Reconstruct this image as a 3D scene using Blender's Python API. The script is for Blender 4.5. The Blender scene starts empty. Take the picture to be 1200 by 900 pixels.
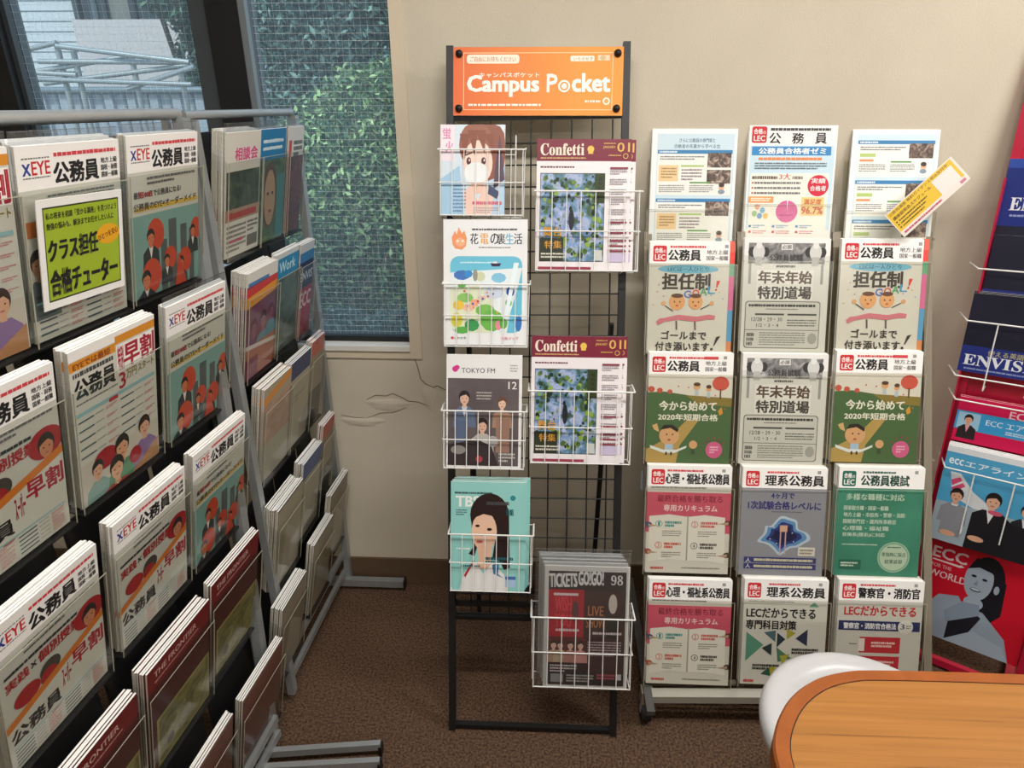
import bpy, math, random
import numpy as np
from mathutils import Vector, Matrix
random.seed(7)
sc = bpy.context.scene
COL = sc.collection
R = math.radians
# ---------------------------------------------------------------- camera
F, HZ, PSI, HC = 770.0, 120.0, R(2.5), 1.5          # focal length in pixels of the 1200 wide frame, horizon row
TH = math.atan((450 - HZ) / F)
cd = bpy.data.cameras.new('camera'); cam = bpy.data.objects.new('camera', cd); COL.objects.link(cam)
cd.sensor_width = 36; cd.lens = F / 1200 * 36; cd.clip_start = .02; cd.clip_end = 200
cam.location = (0, 0, HC); cam.rotation_euler = (math.pi/2 - TH, 0, PSI)
sc.camera = cam
# ---------------------------------------------------------------- daylight and exposure
sc.view_settings.view_transform = 'Standard'; sc.view_settings.look = 'None'
sc.view_settings.gamma = 1; sc.view_settings.exposure = 0.0
sc.cycles.transparent_max_bounces = 48; sc.cycles.max_bounces = 8
w = bpy.data.worlds.new('sky'); sc.world = w; w.use_nodes = True
wn = w.node_tree.nodes; wb = wn['Background']
tc = wn.new('ShaderNodeTexCoord'); sx = wn.new('ShaderNodeSeparateXYZ'); rp = wn.new('ShaderNodeValToRGB')
w.node_tree.links.new(tc.outputs['Generated'], sx.inputs[0]); w.node_tree.links.new(sx.outputs['Z'], rp.inputs[0])
w.node_tree.links.new(rp.outputs[0], wb.inputs['Color'])
rp.color_ramp.elements[0].position = 0; rp.color_ramp.elements[0].color = (.86, .93, 1, 1)
rp.color_ramp.elements[1].position = .8; rp.color_ramp.elements[1].color = (.5, .68, 1, 1)
wb.inputs['Strength'].default_value = 1.3
sn = bpy.data.lights.new('sun', 'SUN'); sn.energy = 3.0; sn.angle = R(6); sn.color = (1, .95, .86)
so = bpy.data.objects.new('sun', sn); COL.objects.link(so); so.rotation_euler = (R(42), 0, R(-20)); so.location = (0, 0, 8)
CEIL = 2.55
def area(name, x, y, sx_, sy_, e, col=(1, .975, .94)):
    l = bpy.data.lights.new(name, 'AREA'); l.shape = 'RECTANGLE'; l.size = sx_; l.size_y = sy_; l.energy = e; l.color = col
    o = bpy.data.objects.new(name, l); COL.objects.link(o); o.location = (x, y, CEIL - .075); return o
LAMPS = [(.1, .52, 1.2, .12, 27), (1.7, .85, 1.2, .12, 30), (.1, -1.6, 1.2, .12, 17), (1.9, -1.6, 1.2, .12, 18)]
for L_ in LAMPS: area('ceiling_lamp_light', *L_)

# ---------------------------------------------------------------- ray helpers (where a point seen in the photo lies on a real plane)
FH = Vector((-math.sin(PSI), math.cos(PSI), 0)); RT = Vector((math.cos(PSI), math.sin(PSI), 0))
FW = FH*math.cos(TH) + Vector((0, 0, -math.sin(TH))); UP = RT.cross(FW); CP = Vector((0, 0, HC))
def ray(x, y): return (FW*F + RT*(x-600) - UP*(y-450)).normalized()
def hit(x, y, p, n):
    d = ray(x, y); n = Vector(n); return CP + d*((Vector(p)-CP).dot(n)/d.dot(n))
def onY(x, y, Y): return hit(x, y, (0, Y, 0), (0, 1, 0))
def onZ(x, y, z): return hit(x, y, (0, 0, z), (0, 0, 1))

# ---------------------------------------------------------------- materials
def lin(c):
    if isinstance(c, str): c = tuple(int(c[i:i+2], 16)/255 for i in (0, 2, 4))
    return tuple((v/12.92 if v <= .04045 else ((v+.055)/1.055)**2.4) for v in c) + (1,)
MC = {}
def nn(m, t, **k):
    n = m.node_tree.nodes.new(t)
    for a, b in k.items(): setattr(n, a, b)
    return n
def lk(m, a, b): m.node_tree.links.new(a, b)
def mat(name, col, rough=.5, metal=0., bump=0., bscale=200., noise=0., nscale=30., spec=.5, coat=0.):
    if name in MC: return MC[name]
    m = bpy.data.materials.new(name); m.use_nodes = True; b = m.node_tree.nodes['Principled BSDF']
    c = lin(col); b.inputs['Base Color'].default_value = c; b.inputs['Roughness'].default_value = rough
    b.inputs['Metallic'].default_value = metal; b.inputs['Specular IOR Level'].default_value = spec
    b.inputs['Coat Weight'].default_value = coat
    co = nn(m, 'ShaderNodeTexCoord')
    if noise > 0:
        n = nn(m, 'ShaderNodeTexNoise'); n.inputs['Scale'].default_value = nscale; n.inputs['Detail'].default_value = 5
        lk(m, co.outputs['Object'], n.inputs['Vector'])
        r = nn(m, 'ShaderNodeValToRGB'); r.color_ramp.elements[0].position = .3; r.color_ramp.elements[1].position = .7
        r.color_ramp.elements[0].color = tuple(v*(1-noise) for v in c[:3])+(1,)
        r.color_ramp.elements[1].color = tuple(min(1, v*(1+noise)) for v in c[:3])+(1,)
        lk(m, n.outputs['Fac'], r.inputs[0]); lk(m, r.outputs[0], b.inputs['Base Color'])
    if bump > 0:
        n = nn(m, 'ShaderNodeTexNoise'); n.inputs['Scale'].default_value = bscale; n.inputs['Detail'].default_value = 3
        lk(m, co.outputs['Object'], n.inputs['Vector'])
        u = nn(m, 'ShaderNodeBump'); u.inputs['Strength'].default_value = bump; u.inputs['Distance'].default_value = .002
        lk(m, n.outputs['Fac'], u.inputs['Height']); lk(m, u.outputs[0], b.inputs['Normal'])
    MC[name] = m; return m
def ink(c):
    if isinstance(c, bpy.types.Material): return c
    return mat('print_'+c, c, .42, spec=.35)
def glassy(name, tint, gl=.06, rough=.02):
    if name in MC: return MC[name]
    m = bpy.data.materials.new(name); m.use_nodes = True; nt = m.node_tree; nt.nodes.clear()
    o = nn(m, 'ShaderNodeOutputMaterial'); mx = nn(m, 'ShaderNodeMixShader'); t = nn(m, 'ShaderNodeBsdfTransparent')
    g = nn(m, 'ShaderNodeBsdfGlossy'); fr = nn(m, 'ShaderNodeLayerWeight'); fr.inputs[0].default_value = .5
    pw = nn(m, 'ShaderNodeMath', operation='POWER'); pw.inputs[1].default_value = 5
    t.inputs[0].default_value = tuple(tint)+(1,); g.inputs['Roughness'].default_value = rough
    ad = nn(m, 'ShaderNodeMath', operation='MULTIPLY_ADD'); ad.inputs[1].default_value = .8; ad.inputs[2].default_value = gl
    ad.use_clamp = True
    lk(m, fr.outputs['Facing'], pw.inputs[0]); lk(m, pw.outputs[0], ad.inputs[0]); lk(m, ad.outputs[0], mx.inputs[0]); lk(m, t.outputs[0], mx.inputs[1]); lk(m, g.outputs[0], mx.inputs[2])
    lk(m, mx.outputs[0], o.inputs[0]); MC[name] = m; return m
def photo(name, cols, scale=14., dist=1.5, stretch=(1, 1, 1), detail=6):
    """a printed photograph: procedural colours on the flat page"""
    if name in MC: return MC[name]
    m = bpy.data.materials.new(name); m.use_nodes = True; b = m.node_tree.nodes['Principled BSDF']; b.inputs['Roughness'].default_value = .4
    co = nn(m, 'ShaderNodeTexCoord'); mp = nn(m, 'ShaderNodeMapping'); mp.inputs['Scale'].default_value = stretch
    n = nn(m, 'ShaderNodeTexNoise'); n.inputs['Scale'].default_value = scale; n.inputs['Detail'].default_value = detail; n.inputs['Distortion'].default_value = dist
    r = nn(m, 'ShaderNodeValToRGB'); e = r.color_ramp.elements
    for i, (p, c) in enumerate(cols):
        x = e[i] if i < 2 else e.new(p)
        x.position = p; x.color = lin(c)
    lk(m, co.outputs['Object'], mp.inputs[0]); lk(m, mp.outputs[0], n.inputs['Vector']); lk(m, n.outputs['Fac'], r.inputs[0]); lk(m, r.outputs[0], b.inputs['Base Color'])
    MC[name] = m; return m

M_wall = mat('plaster_wall', 'cfc6b3', .85, bump=.35, bscale=260, noise=.035, nscale=5)
M_paper = mat('paper', 'f0eeea', .6, noise=.03, nscale=40)
M_papercut = mat('paper_edges', 'cfc9bd', .8, bump=.6, bscale=900, noise=.18, nscale=400)
M_alu = mat('grey_aluminium', 'a9adae', .38, .55, noise=.05)
M_black = mat('black_steel', '0d0d0e', .5, noise=.1)
M_blackpl = mat('black_plastic', '1b1a1b', .4, noise=.1)
M_whitewire = mat('white_coated_wire', 'e9e9e6', .35)
M_acr = glassy('clear_acrylic', (.90, .91, .89), .045, .12)
M_acr2 = glassy('thin_clear_acrylic', (.93, .93, .90), .03, .16)
M_acredge = mat('acrylic_edge', 'a9a695', .3)
M_bag = glassy('clear_plastic_bag', (.88, .9, .92), .16, .3)
M_glass = glassy('window_glass', (.82, .90, .91), .04)
_g = M_glass.node_tree; _o = [n for n in _g.nodes if n.type == 'OUTPUT_MATERIAL'][0]; _s = _o.inputs[0].links[0].from_socket
_t = nn(M_glass, 'ShaderNodeBsdfTranslucent'); _t.inputs[0].default_value = (.8, .9, .95, 1); _x = nn(M_glass, 'ShaderNodeMixShader'); _x.inputs[0].default_value = .08
_g.links.new(_s, _x.inputs[1]); _g.links.new(_t.outputs[0], _x.inputs[2]); _g.links.new(_x.outputs[0], _o.inputs[0])

# ---------------------------------------------------------------- mesh building
class MB:
    def __init__(s): s.v = []; s.f = []; s.mi = []; s.m = []; s.sm = []
    def slot(s, m):
        if m not in s.m: s.m.append(m)
        return s.m.index(m)
    def add(s, vs, fs, m, smooth=False):
        o = len(s.v); s.v += [tuple(p) for p in vs]; k = s.slot(m)
        for f in fs: s.f.append([o+i for i in f]); s.mi.append(k); s.sm.append(smooth)
    def box(s, a, b, m):
        x0, y0, z0 = a; x1, y1, z1 = b
        s.add([(x0,y0,z0),(x1,y0,z0),(x1,y1,z0),(x0,y1,z0),(x0,y0,z1),(x1,y0,z1),(x1,y1,z1),(x0,y1,z1)],
              [(0,3,2,1),(4,5,6,7),(0,1,5,4),(1,2,6,5),(2,3,7,6),(3,0,4,7)], m)
    def tube(s, a, b, r, m, n=8, cap=True, smooth=True):
        a = Vector(a); b = Vector(b); d = (b-a).normalized(); u = d.orthogonal().normalized(); v = d.cross(u)
        vs = []
        for p in (a, b):
            for i in range(n):
                t = 2*math.pi*i/n; vs.append(p+(u*math.cos(t)+v*math.sin(t))*r)
        s.add(vs, [(i, (i+1) % n, n+(i+1) % n, n+i) for i in range(n)], m, smooth)
        if cap: s.add(vs, [tuple(range(n))[::-1], tuple(range(n, 2*n))], m)
    def path(s, pts, r, m, n=6):
        for a, b in zip(pts, pts[1:]): s.tube(a, b, r, m, n)
    def bar(s, a, b, wx, wy, m, up=(0, 0, 1)):
        a = Vector(a); b = Vector(b); d = (b-a).normalized(); u = Vector(up)
        if abs(d.dot(u)) > .95: u = Vector((1, 0, 0))
        x = d.cross(u).normalized()*wx/2; y = x.cross(d).normalized()*wy/2
        vs = [p+i*x+j*y for p in (a, b) for i, j in ((-1,-1),(1,-1),(1,1),(-1,1))]
        s.add(vs, [(0,3,2,1),(4,5,6,7),(0,1,5,4),(1,2,6,5),(2,3,7,6),(3,0,4,7)], m)
    def lathe(s, prof, m, n=40, c=(0, 0, 0)):
        vs = []; k = len(prof)
        for i in range(n):
            t = 2*math.pi*i/n
            for r, z in prof: vs.append((c[0]+r*math.cos(t), c[1]+r*math.sin(t), c[2]+z))
        fs = [(i*k+j, ((i+1) % n)*k+j, ((i+1) % n)*k+j+1, i*k+j+1) for i in range(n) for j in range(k-1)]
        s.add(vs, fs, m, True)
    def data(s, name):
        me = bpy.data.meshes.new(name); me.from_pydata(s.v, [], s.f)
        for m in s.m: me.materials.append(m)
        me.polygons.foreach_set('material_index', s.mi); me.polygons.foreach_set('use_smooth', s.sm); me.update(); return me
    def build(s, name, parent=None, **k): return mk(name, s.data(name), parent, **k)
def mk(name, data, parent=None, label=None, cat=None, group=None, kind=None, mw=None):
    o = bpy.data.objects.new(name, data); COL.objects.link(o)
    if parent is not None: o.parent = parent
    if mw is not None: o.matrix_world = mw
    if label: o['label'] = label
    if cat: o['category'] = cat
    if group: o['group'] = group
    if kind: o['kind'] = kind
    return o
def empty(name, loc, label, cat, group=None, mw=None):
    o = mk(name, None, None, label, cat, group, None, mw if mw is not None else Matrix.Translation(loc)); o.empty_display_size = .05; return o
def frame(p, yaw=0., tilt=0., roll=0.):
    """local x right, z up, front faces -y; tilt leans the top back"""
    return Matrix.Translation(p) @ Matrix.Rotation(yaw, 4, 'Z') @ Matrix.Rotation(-tilt, 4, 'X') @ Matrix.Rotation(roll, 4, 'Y')

# ---------------------------------------------------------------- printed matter
TXC = {}
def text_geo(s, res=2):
    if s in TXC: return TXC[s]
    cu = bpy.data.curves.new('t', 'FONT'); cu.body = s; cu.resolution_u = res; cu.offset = 0
    o = bpy.data.objects.new('t', cu); COL.objects.link(o)
    me = bpy.data.meshes.new_from_object(o.evaluated_get(bpy.context.evaluated_depsgraph_get()))
    V = [(v.co.x, v.co.y) for v in me.vertices]; P = [tuple(p.vertices) for p in me.polygons]
    bpy.data.objects.remove(o); bpy.data.curves.remove(cu); bpy.data.meshes.remove(me)
    xs = [v[0] for v in V] or [0, 1]; ys = [v[1] for v in V] or [0, 1]
    x0, x1, y0, y1 = min(xs), max(xs), min(ys), max(ys)
    TXC[s] = ([((x-x0)/(x1-x0), (y-y0)/(y1-y0)) for x, y in V], P, (x1-x0), (y1-y0)); return TXC[s]
class Art:
    """flat print; coordinates in percent of the page from its top left corner"""
    def __init__(s, w, h, bg='f0eeea'): s.w, s.h = w, h; s.ops = []; s.bg = bg; s.r(0, 0, 100, 100, bg)
    def p(s, pts, c): s.ops.append((pts, [tuple(range(len(pts)))], c)); return s
    def r(s, x0, y0, x1, y1, c): return s.p([(x0, y0), (x1, y0), (x1, y1), (x0, y1)], c)
    def e(s, cx, cy, rx, ry, c, n=22, a0=0, a1=360): return s.p([(cx+rx*math.cos(R(a0+(a1-a0)*i/n)), cy+ry*math.sin(R(a0+(a1-a0)*i/n))) for i in range(n if a1-a0 == 360 else n+1)], c)
    def c(s, cx, cy, rx, c, n=22): return s.e(cx, cy, rx, rx*s.w/s.h, c, n)
    def rr(s, x0, y0, x1, y1, c, k=18):
        rx = (x1-x0)*k/100; ry = rx*s.w/s.h; P = []
        for cx, cy, a in ((x1-rx, y1-ry, 0), (x0+rx, y1-ry, 90), (x0+rx, y0+ry, 180), (x1-rx, y0+ry, 270)):
            for i in range(5): t = R(a+22.5*i); P.append((cx+rx*math.cos(t), cy+ry*math.sin(t)))
        return s.p(P, c)
    def t(s, st, x0, y0, x1, y1, c, b=1, rot=0):
        V, P, _, _ = text_geo(st); b_ = b-1 if b >= 3 else min(b, 1.6); sh = (y1-y0)*.024*b_*s.h/s.w; sv = (y1-y0)*.016*b_
        sh = min(sh, (x1-x0)*.02)
        for d, dv in (((-sh, 0), (sh, 0)) if 0 < b < .9 else ((-sh, -sv), (sh, -sv), (sh, sv), (-sh, sv)) if b else ((0, 0),)):
            pts = []
            for x, y in V:
                X = x0+d+x*(x1-x0); Yy = y1-y*(y1-y0)+dv
                if rot:
                    cx, cy = (x0+x1)/2, (y0+y1)/2; dx = (X-cx)*s.w; dy = (Yy-cy)*s.h; ca, sa = math.cos(R(rot)), math.sin(R(rot))
                    X = cx+(dx*ca-dy*sa)/s.w; Yy = cy+(dx*sa+dy*ca)/s.h
                pts.append((X, Yy))
            s.ops.append((pts, P, c))
        return s
    def l(s, x0, y0, x1, y1, c, rows=3, th=.45, seed=0):
        """rows of small print, too small to read: short dashes"""
        rd = random.Random(seed+int(x0*7+y0*13)); hh = (y1-y0)/rows; pts = []; fs = []
        for i in range(rows):
            x = x0; e_ = x1 if i < rows-1 or rows == 1 else x0+(x1-x0)*rd.uniform(.5, 1)
            while x < e_:
                wd = rd.uniform(.8, 3.2)*(x1-x0)/40+.5; xe = min(x+wd, e_); k = len(pts)
                ya = y0+hh*i+hh*rd.uniform(.1, .2); yb = y0+hh*i+hh*(.2+th)
                pts += [(x, ya), (xe, ya), (xe, yb), (x, yb)]; fs.append((k, k+1, k+2, k+3)); x = xe+rd.uniform(.2, .7)
        s.ops.append((pts, fs, c)); return s
    def bust(s, cx, cy, k, hair='2a211e', skin='e2b99b', cloth='30343c', shirt=None, long=False):
        """printed head and shoulders; k = half face width in percent"""
        a = s.w/s.h; q = k*a
        if long: s.e(cx, cy+.5*q, 1.45*k, 2.3*q, hair)
        s.p([(cx-2.4*k, cy+6*q), (cx-2.2*k, cy+2.8*q), (cx-.9*k, cy+1.7*q), (cx+.9*k, cy+1.7*q), (cx+2.2*k, cy+2.8*q), (cx+2.4*k, cy+6*q)], cloth)
        if shirt: s.p([(cx-.6*k, cy+1.7*q), (cx+.6*k, cy+1.7*q), (cx, cy+4*q)], shirt)
        s.r(cx-.4*k, cy+.8*q, cx+.4*k, cy+1.9*q, skin)
        s.e(cx, cy-.25*q, 1.12*k, 1.35*q, hair); s.e(cx, cy+.15*q, .9*k, 1.2*q, skin)
        s.p([(cx-.95*k, cy-.2*q), (cx-.7*k, cy-1.2*q), (cx+.5*k, cy-1.3*q), (cx+.95*k, cy-.1*q), (cx+.3*k, cy-.7*q), (cx-.4*k, cy-.5*q)], hair)
        for sg in (-1, 1): s.e(cx+sg*.38*k, cy+.1*q, .13*k, .09*q, '2a1c18', 8)
        s.e(cx, cy+.8*q, .3*k, .1*q, 'b0605a', 8); return s
    def mesh(s, name='cover'):
        mb = MB(); w_, h_ = s.w, s.h
        st_ = min(.000018, .0016/max(1, len(s.ops)))
        for i, (pts, fs, c) in enumerate(s.ops):
            y = -.0003-i*st_
            mb.add([(w_*(min(max(x, 0), 100)/100-.5), y, h_*(1-min(max(z, 0), 100)/100)) for x, z in pts], fs, ink(c))
        return mb.data(name)
LEAFC = {}
def page_mesh(w_, h_, t):
    k = (round(w_, 4), round(h_, 4), round(t, 4))
    if k not in LEAFC:
        mb = MB(); mb.box((-w_/2, 0, 0), (w_/2, t, h_), M_paper)
        mb.mi = [0, 1, 0, 1, 0, 1]; mb.m.append(M_papercut); mb.mi[1] = 0
        LEAFC[k] = mb.data('pages')
    return LEAFC[k]
def leaflet(art, key, mw, t, label, cat='leaflet', group=None, name='leaflet', copies=0, step=.005, cdesc=None, jit=.002, cgroup=None, off=(0, 0)):
    """one printed leaflet (pages > cover) and its spare copies standing behind it"""
    ck = 'cover_'+key
    if ck not in LEAFC: LEAFC[ck] = art.mesh('cover')
    pm = page_mesh(art.w, art.h, t)
    o = mk(name, pm, None, label, cat, group, None, mw)
    c = mk('cover', LEAFC[ck]); c.parent = o
    for i in range(copies):
        q = o.copy(); COL.objects.link(q); q['label'] = cdesc; q['group'] = cgroup or cdesc
        q.matrix_world = mw @ Matrix.Translation((off[0]*(i+1)+random.uniform(-jit, jit), (i+1)*step+t*0, off[1]*(i+1)+random.uniform(-.2, 1)*jit))
        d = c.copy(); COL.objects.link(d); d.parent = q
    return o
def spare(lab):
    L_ = 'copy behind '+lab
    if len(L_.split()) > 16: print('LONG', L_)
    return L_

# ================================================================ SETTING
XL, XR, YF, YB = -2.3, 3.6, 1.77, -3.2
def struct(mb, name, parent=None, **k): return mb.build(name, parent, kind='structure', **k)
# carpet
mc = bpy.data.materials.new('brown_carpet'); mc.use_nodes = True; b = mc.node_tree.nodes['Principled BSDF']; b.inputs['Roughness'].default_value = .95
co = nn(mc, 'ShaderNodeTexCoord'); n1 = nn(mc, 'ShaderNodeTexNoise'); n1.inputs['Scale'].default_value = 170; n1.inputs['Detail'].default_value = 4
r1 = nn(mc, 'ShaderNodeValToRGB'); r1.color_ramp.elements[0].position = .35; r1.color_ramp.elements[0].color = lin('33231a'); r1.color_ramp.elements[1].position = .68; r1.color_ramp.elements[1].color = lin('70543d')
bm_ = nn(mc, 'ShaderNodeBump'); bm_.inputs['Strength'].default_value = .8; bm_.inputs['Distance'].default_value = .004
lk(mc, co.outputs['Object'], n1.inputs['Vector']); lk(mc, n1.outputs['Fac'], r1.inputs[0]); lk(mc, r1.outputs[0], b.inputs['Base Color']); lk(mc, n1.outputs['Fac'], bm_.inputs['Height']); lk(mc, bm_.outputs[0], b.inputs['Normal'])
m = MB(); m.box((XL, YB, -.05), (XR, YF, 0), mc); struct(m, 'floor')
M_ceil = mat('white_ceiling', 'dedbd2', .9, bump=.2)
m = MB(); m.box((XL, YB, CEIL), (XR, YF, CEIL+.05), M_ceil); struct(m, 'ceiling')
WX0, WX1, WZ0, WZ1 = -2.0, -.371, .862, 2.30        # window opening
m = MB()
WT = .16
m.box((XL, YF, 0), (XR, YF+WT, WZ0-.02), M_wall); m.box((XL, YF, WZ1), (XR, YF+WT, CEIL), M_wall)
m.box((WX1, YF, WZ0-.02), (XR, YF+WT, WZ1), M_wall); m.box((XL, YF, WZ0-.02), (WX0, YF+WT, WZ1), M_wall)
wall = struct(m, 'wall_back')
m = MB(); m.box((XL-.1, YB, 0), (XL, YF+WT, CEIL), M_wall); struct(m, 'wall_left')
m = MB(); m.box((XR, YB, 0), (XR+.1, YF+WT, CEIL), M_wall); struct(m, 'wall_right')
m = MB(); m.box((XL, YB-.1, 0), (XR, YB, CEIL), M_wall); struct(m, 'wall_front')
M_base = mat('brown_vinyl_baseboard', '5e4936', .6, noise=.08)
m = MB(); m.box((XL, YF-.008, 0), (XR, YF+.001, .103), M_base)
struct(m, 'baseboard_back')
# cracks and lifted plaster below the window
M_crack = mat('crack_shadow', '6e5f48', .9)
M_lift = M_wall
def crack(pts, r):
    mb = MB(); P = [onY(x, y, YF-.001) for x, y in pts]
    mb.path(P, r, M_crack, 5); mb.build('crack', wall)
crack([(486, 420), (490, 432), (493, 444), (499, 450), (508, 454), (513, 452), (522, 457)], .0011)
crack([(430, 468), (440, 463), (452, 464), (460, 461), (472, 466), (478, 470), (490, 471), (503, 476), (506, 472)], .0009)
crack([(400, 486), (414, 489), (430, 490), (446, 484), (462, 483), (476, 478)], .0007)
crack([(386, 419), (430, 419.5), (488, 419.5)], .0006)
for (x0, x1, y0, y1) in ((428, 482, 466, 482), (494, 512, 450, 480), (398, 452, 488, 500)):   # blisters of loose plaster
    a = onY(x0, y0, YF); b_ = onY(x1, y1, YF); cx, cz = (a.x+b_.x)/2, (a.z+b_.z)/2; rx, rz = abs(b_.x-a.x)/2, abs(a.z-b_.z)/2
    mb = MB(); vs = []; n_, k_ = 22, 6
    for j in range(k_+1):
        for i in range(n_):
            t = 2*math.pi*i/n_; q = j/k_; wob = 1+.15*math.sin(3*t)+.1*math.sin(5*t+1)
            vs.append((cx+rx*q*wob*math.cos(t), YF-.0032*(1-q*q)-.0001, cz+rz*q*wob*math.sin(t)))
    mb.add(vs, [(j*n_+i, j*n_+(i+1) % n_, (j+1)*n_+(i+1) % n_, (j+1)*n_+i) for j in range(k_) for i in range(n_)], M_lift, True)
    mb.build('plaster_blister', wall)
# ---- window: plaster surround, sill, dark aluminium frame, two wired panes, meeting stiles
M_trim = mat('painted_window_surround', 'd8cbb4', .7)
m = MB(); m.box((WX1, YF-.006, WZ0-.045), (WX1+.034, YF+.02, WZ1+.03), M_trim); struct(m, 'trim_1')
m = MB(); m.box((WX0, YF-.006, WZ0-.045), (WX1, YF+.02, WZ0-.021), M_trim); struct(m, 'trim_2')
M_sill = mat('white_sill', 'e4e2da', .5)
m = MB(); m.box((WX0, YF-.012, WZ0-.021), (WX1, YF+.075, WZ0-.006), M_sill); struct(m, 'trim_3')
M_frame = mat('dark_bronze_frame', '17181b', .45)
M_fgrey = mat('grey_window_channel', '7f898f', .4, .3)
M_fgrey2 = mat('mid_grey_window_channel', '4d5459', .4, .3)
wy = YF+.03
def pane(nm, x0, x1, lab):
    m = MB(); fr = .012
    m.box((x0, wy, WZ0-.006), (x1, wy+.05, WZ0+.010), M_frame); m.box((x0, wy, WZ1-.03), (x1, wy+.05, WZ1), M_frame)
    m.box((x0-.001, wy, WZ0), (x0+fr, wy+.05, WZ1), M_fgrey2); m.box((x1-.007, wy, WZ0), (x1, wy+.05, WZ1), M_frame)
    o = struct(m, nm)
    g = MB(); g.box((x0+fr, wy+.02, WZ0+.008), (x1-.005, wy+.024, WZ1-.02), M_glass); g.build('glass_pane', o)
    q = MB(); s_ = .0165; M_w = mat('steel_wire', 'd5dde0', .5, .0)
    x = x0+fr+.006
    while x < x1-.01: q.bar((x, wy+.018, WZ0), (x, wy+.018, WZ1-.02), .0003 if nm != 'window_2' else .00012, .0003, M_w); x += s_
    z = WZ0+.02
    while z < WZ1-.03: q.bar((x0+fr, wy+.0176, z), (x1-.005, wy+.0176, z), 0.0003, .0004 if nm != 'window_2' else .0007, M_w); z += s_
    q.build('wire_mesh', o, kind='stuff'); return o
pane('window_1', -1.345, -.862, ''); pane('window_2', -.735, WX1, ''); pane('window_3', WX0, -1.50, '')
m = MB()
m.box((-.818, YF+.005, WZ0-.006), (-.738, YF+.10, WZ1), M_frame); struct(m, 'trim_4')
m = MB(); m.box((-.738, YF+.008, WZ0-.006), (-.722, YF+.03, WZ1), M_fgrey); struct(m, 'trim_5')
m = MB(); m.box((-.862, YF+.012, WZ0-.006), (-.818, YF+.09, WZ1), M_fgrey2); struct(m, 'trim_6')
m = MB(); m.box((-1.50, YF+.005, WZ0-.006), (-1.345, YF+.10, WZ1), M_frame); struct(m, 'trim_7')

# ---- ceiling lamps (they light the room)
M_em = bpy.data.materials.new('fluorescent_tube'); M_em.use_nodes = True
eb = M_em.node_tree.nodes['Principled BSDF']; eb.inputs['Emission Color'].default_value = (1, .9, .75, 1); eb.inputs['Emission Strength'].default_value = 9
for (x, y, a, b_, e) in LAMPS:
    t = empty('ceiling_light', (x, y, CEIL), 'fluorescent ceiling light with white reflector above the room', 'ceiling light', 'fluorescent ceiling lights')
    m = MB(); m.box((-a/2-.02, -.1, -.04), (a/2+.02, .1, 0), M_ceil); m.build('reflector', t)
    m = MB(); m.tube((-a/2, 0, -.055), (a/2, 0, -.055), .014, M_em, 10); m.build('tube', t)

# ================================================================ OUTSIDE
M_grd = mat('outside_ground', '6d6f6a', .9, noise=.2, nscale=3)
m = MB(); m.box((-30, 2.6, -.6), (20, 40, -.5), M_grd); m.build('ground', label='grey paved ground outside beyond the window', cat='ground')
M_tile = mat('pale_facade', 'dcdfe2', .8, noise=.04); M_pink = mat('pinkish_concrete', 'd6cac8', .8, noise=.04)
M_dwin = mat('dark_window_glass', '3f4d55', .15); M_cream = mat('cream_panel', 'c8c0b0', .7)
bd = empty('apartment_building', (-5, 9, -.5), 'pale apartment building with balcony and drainpipe seen beyond the scaffolding', 'building')
def bpart(nm, a, b_, mt):
    m = MB(); m.box(a, b_, mt); o = m.build(nm, bd); o.matrix_parent_inverse = bd.matrix_basis.inverted(); return o
bpart('wall', (-12, 9.6, -.5), (-3.9, 12, 7), M_tile)
m = MB()
for k in range(60): m.box((-9.0, 9.594, -.4+k*.12), (-5.75, 9.599, -.39+k*.12), M_fgrey)
o = m.build('tile_joints', bd, kind='stuff'); o.matrix_parent_inverse = bd.matrix_basis.inverted()
bpart('balcony_wall', (-5.72, 8.8, 1.2), (-4.33, 9.1, 2.42), M_pink)
bpart('balcony_floor', (-5.72, 9.0, 1.2), (-4.4, 9.6, 1.35), M_pink)
for k in range(6): bpart('window', (-6.0+k*.37, 9.5, 2.45), (-5.72+k*.37, 9.61, 3.1), M_dwin if k % 3 != 1 else M_cream)
for k in range(6): bpart('window_post', (-6.09+k*.37, 9.45, 2.42), (-6.02+k*.37, 9.6, 3.15), M_fgrey2)
bpart('eaves', (-6.2, 8.7, 3.15), (-3.8, 9.6, 3.3), M_fgrey)
m = MB(); m.tube((-5.83, 9.5, -.5), (-5.83, 9.5, 6), .045, M_fgrey, 10); o = m.build('drainpipe', bd); o.matrix_parent_inverse = bd.matrix_basis.inverted()
# corrugated hoarding: each sheet a part
fe = empty('hoarding_fence', (-3.4, 5.5, -.5), 'pale ribbed metal hoarding fence below the scaffolding outside', 'fence')
M_sheet = mat('galvanised_sheet', 'aeb4bd', .5, .2, noise=.05)
for k in range(14):
    x = -5.1+k*.182; m = MB(); P = []
    for (dx, dy) in ((0, 0), (.02, -.03), (.085, -.03), (.10, 0), (.175, 0)): P.append((dx, dy))
    vs = [(x+dx, 5.5+dy, z) for z in (-.5, 1.56) for dx, dy in P]
    m.add(vs, [(i, i+1, 6+i-1+0, 5+i) if 0 else (i, i+1, 5+i+1, 5+i) for i in range(4)], M_sheet)
    m.box((x+.17, 5.485, -.5), (x+.186, 5.52, 1.56), M_fgrey)
    o = m.build('sheet', fe); o.matrix_parent_inverse = fe.matrix_basis.inverted()
m = MB(); m.tube((-5.1, 5.45, 1.585), (-2.58, 5.45, 1.585), .028, M_fgrey, 8); o = m.build('top_rail', fe); o.matrix_parent_inverse = fe.matrix_basis.inverted()
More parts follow.
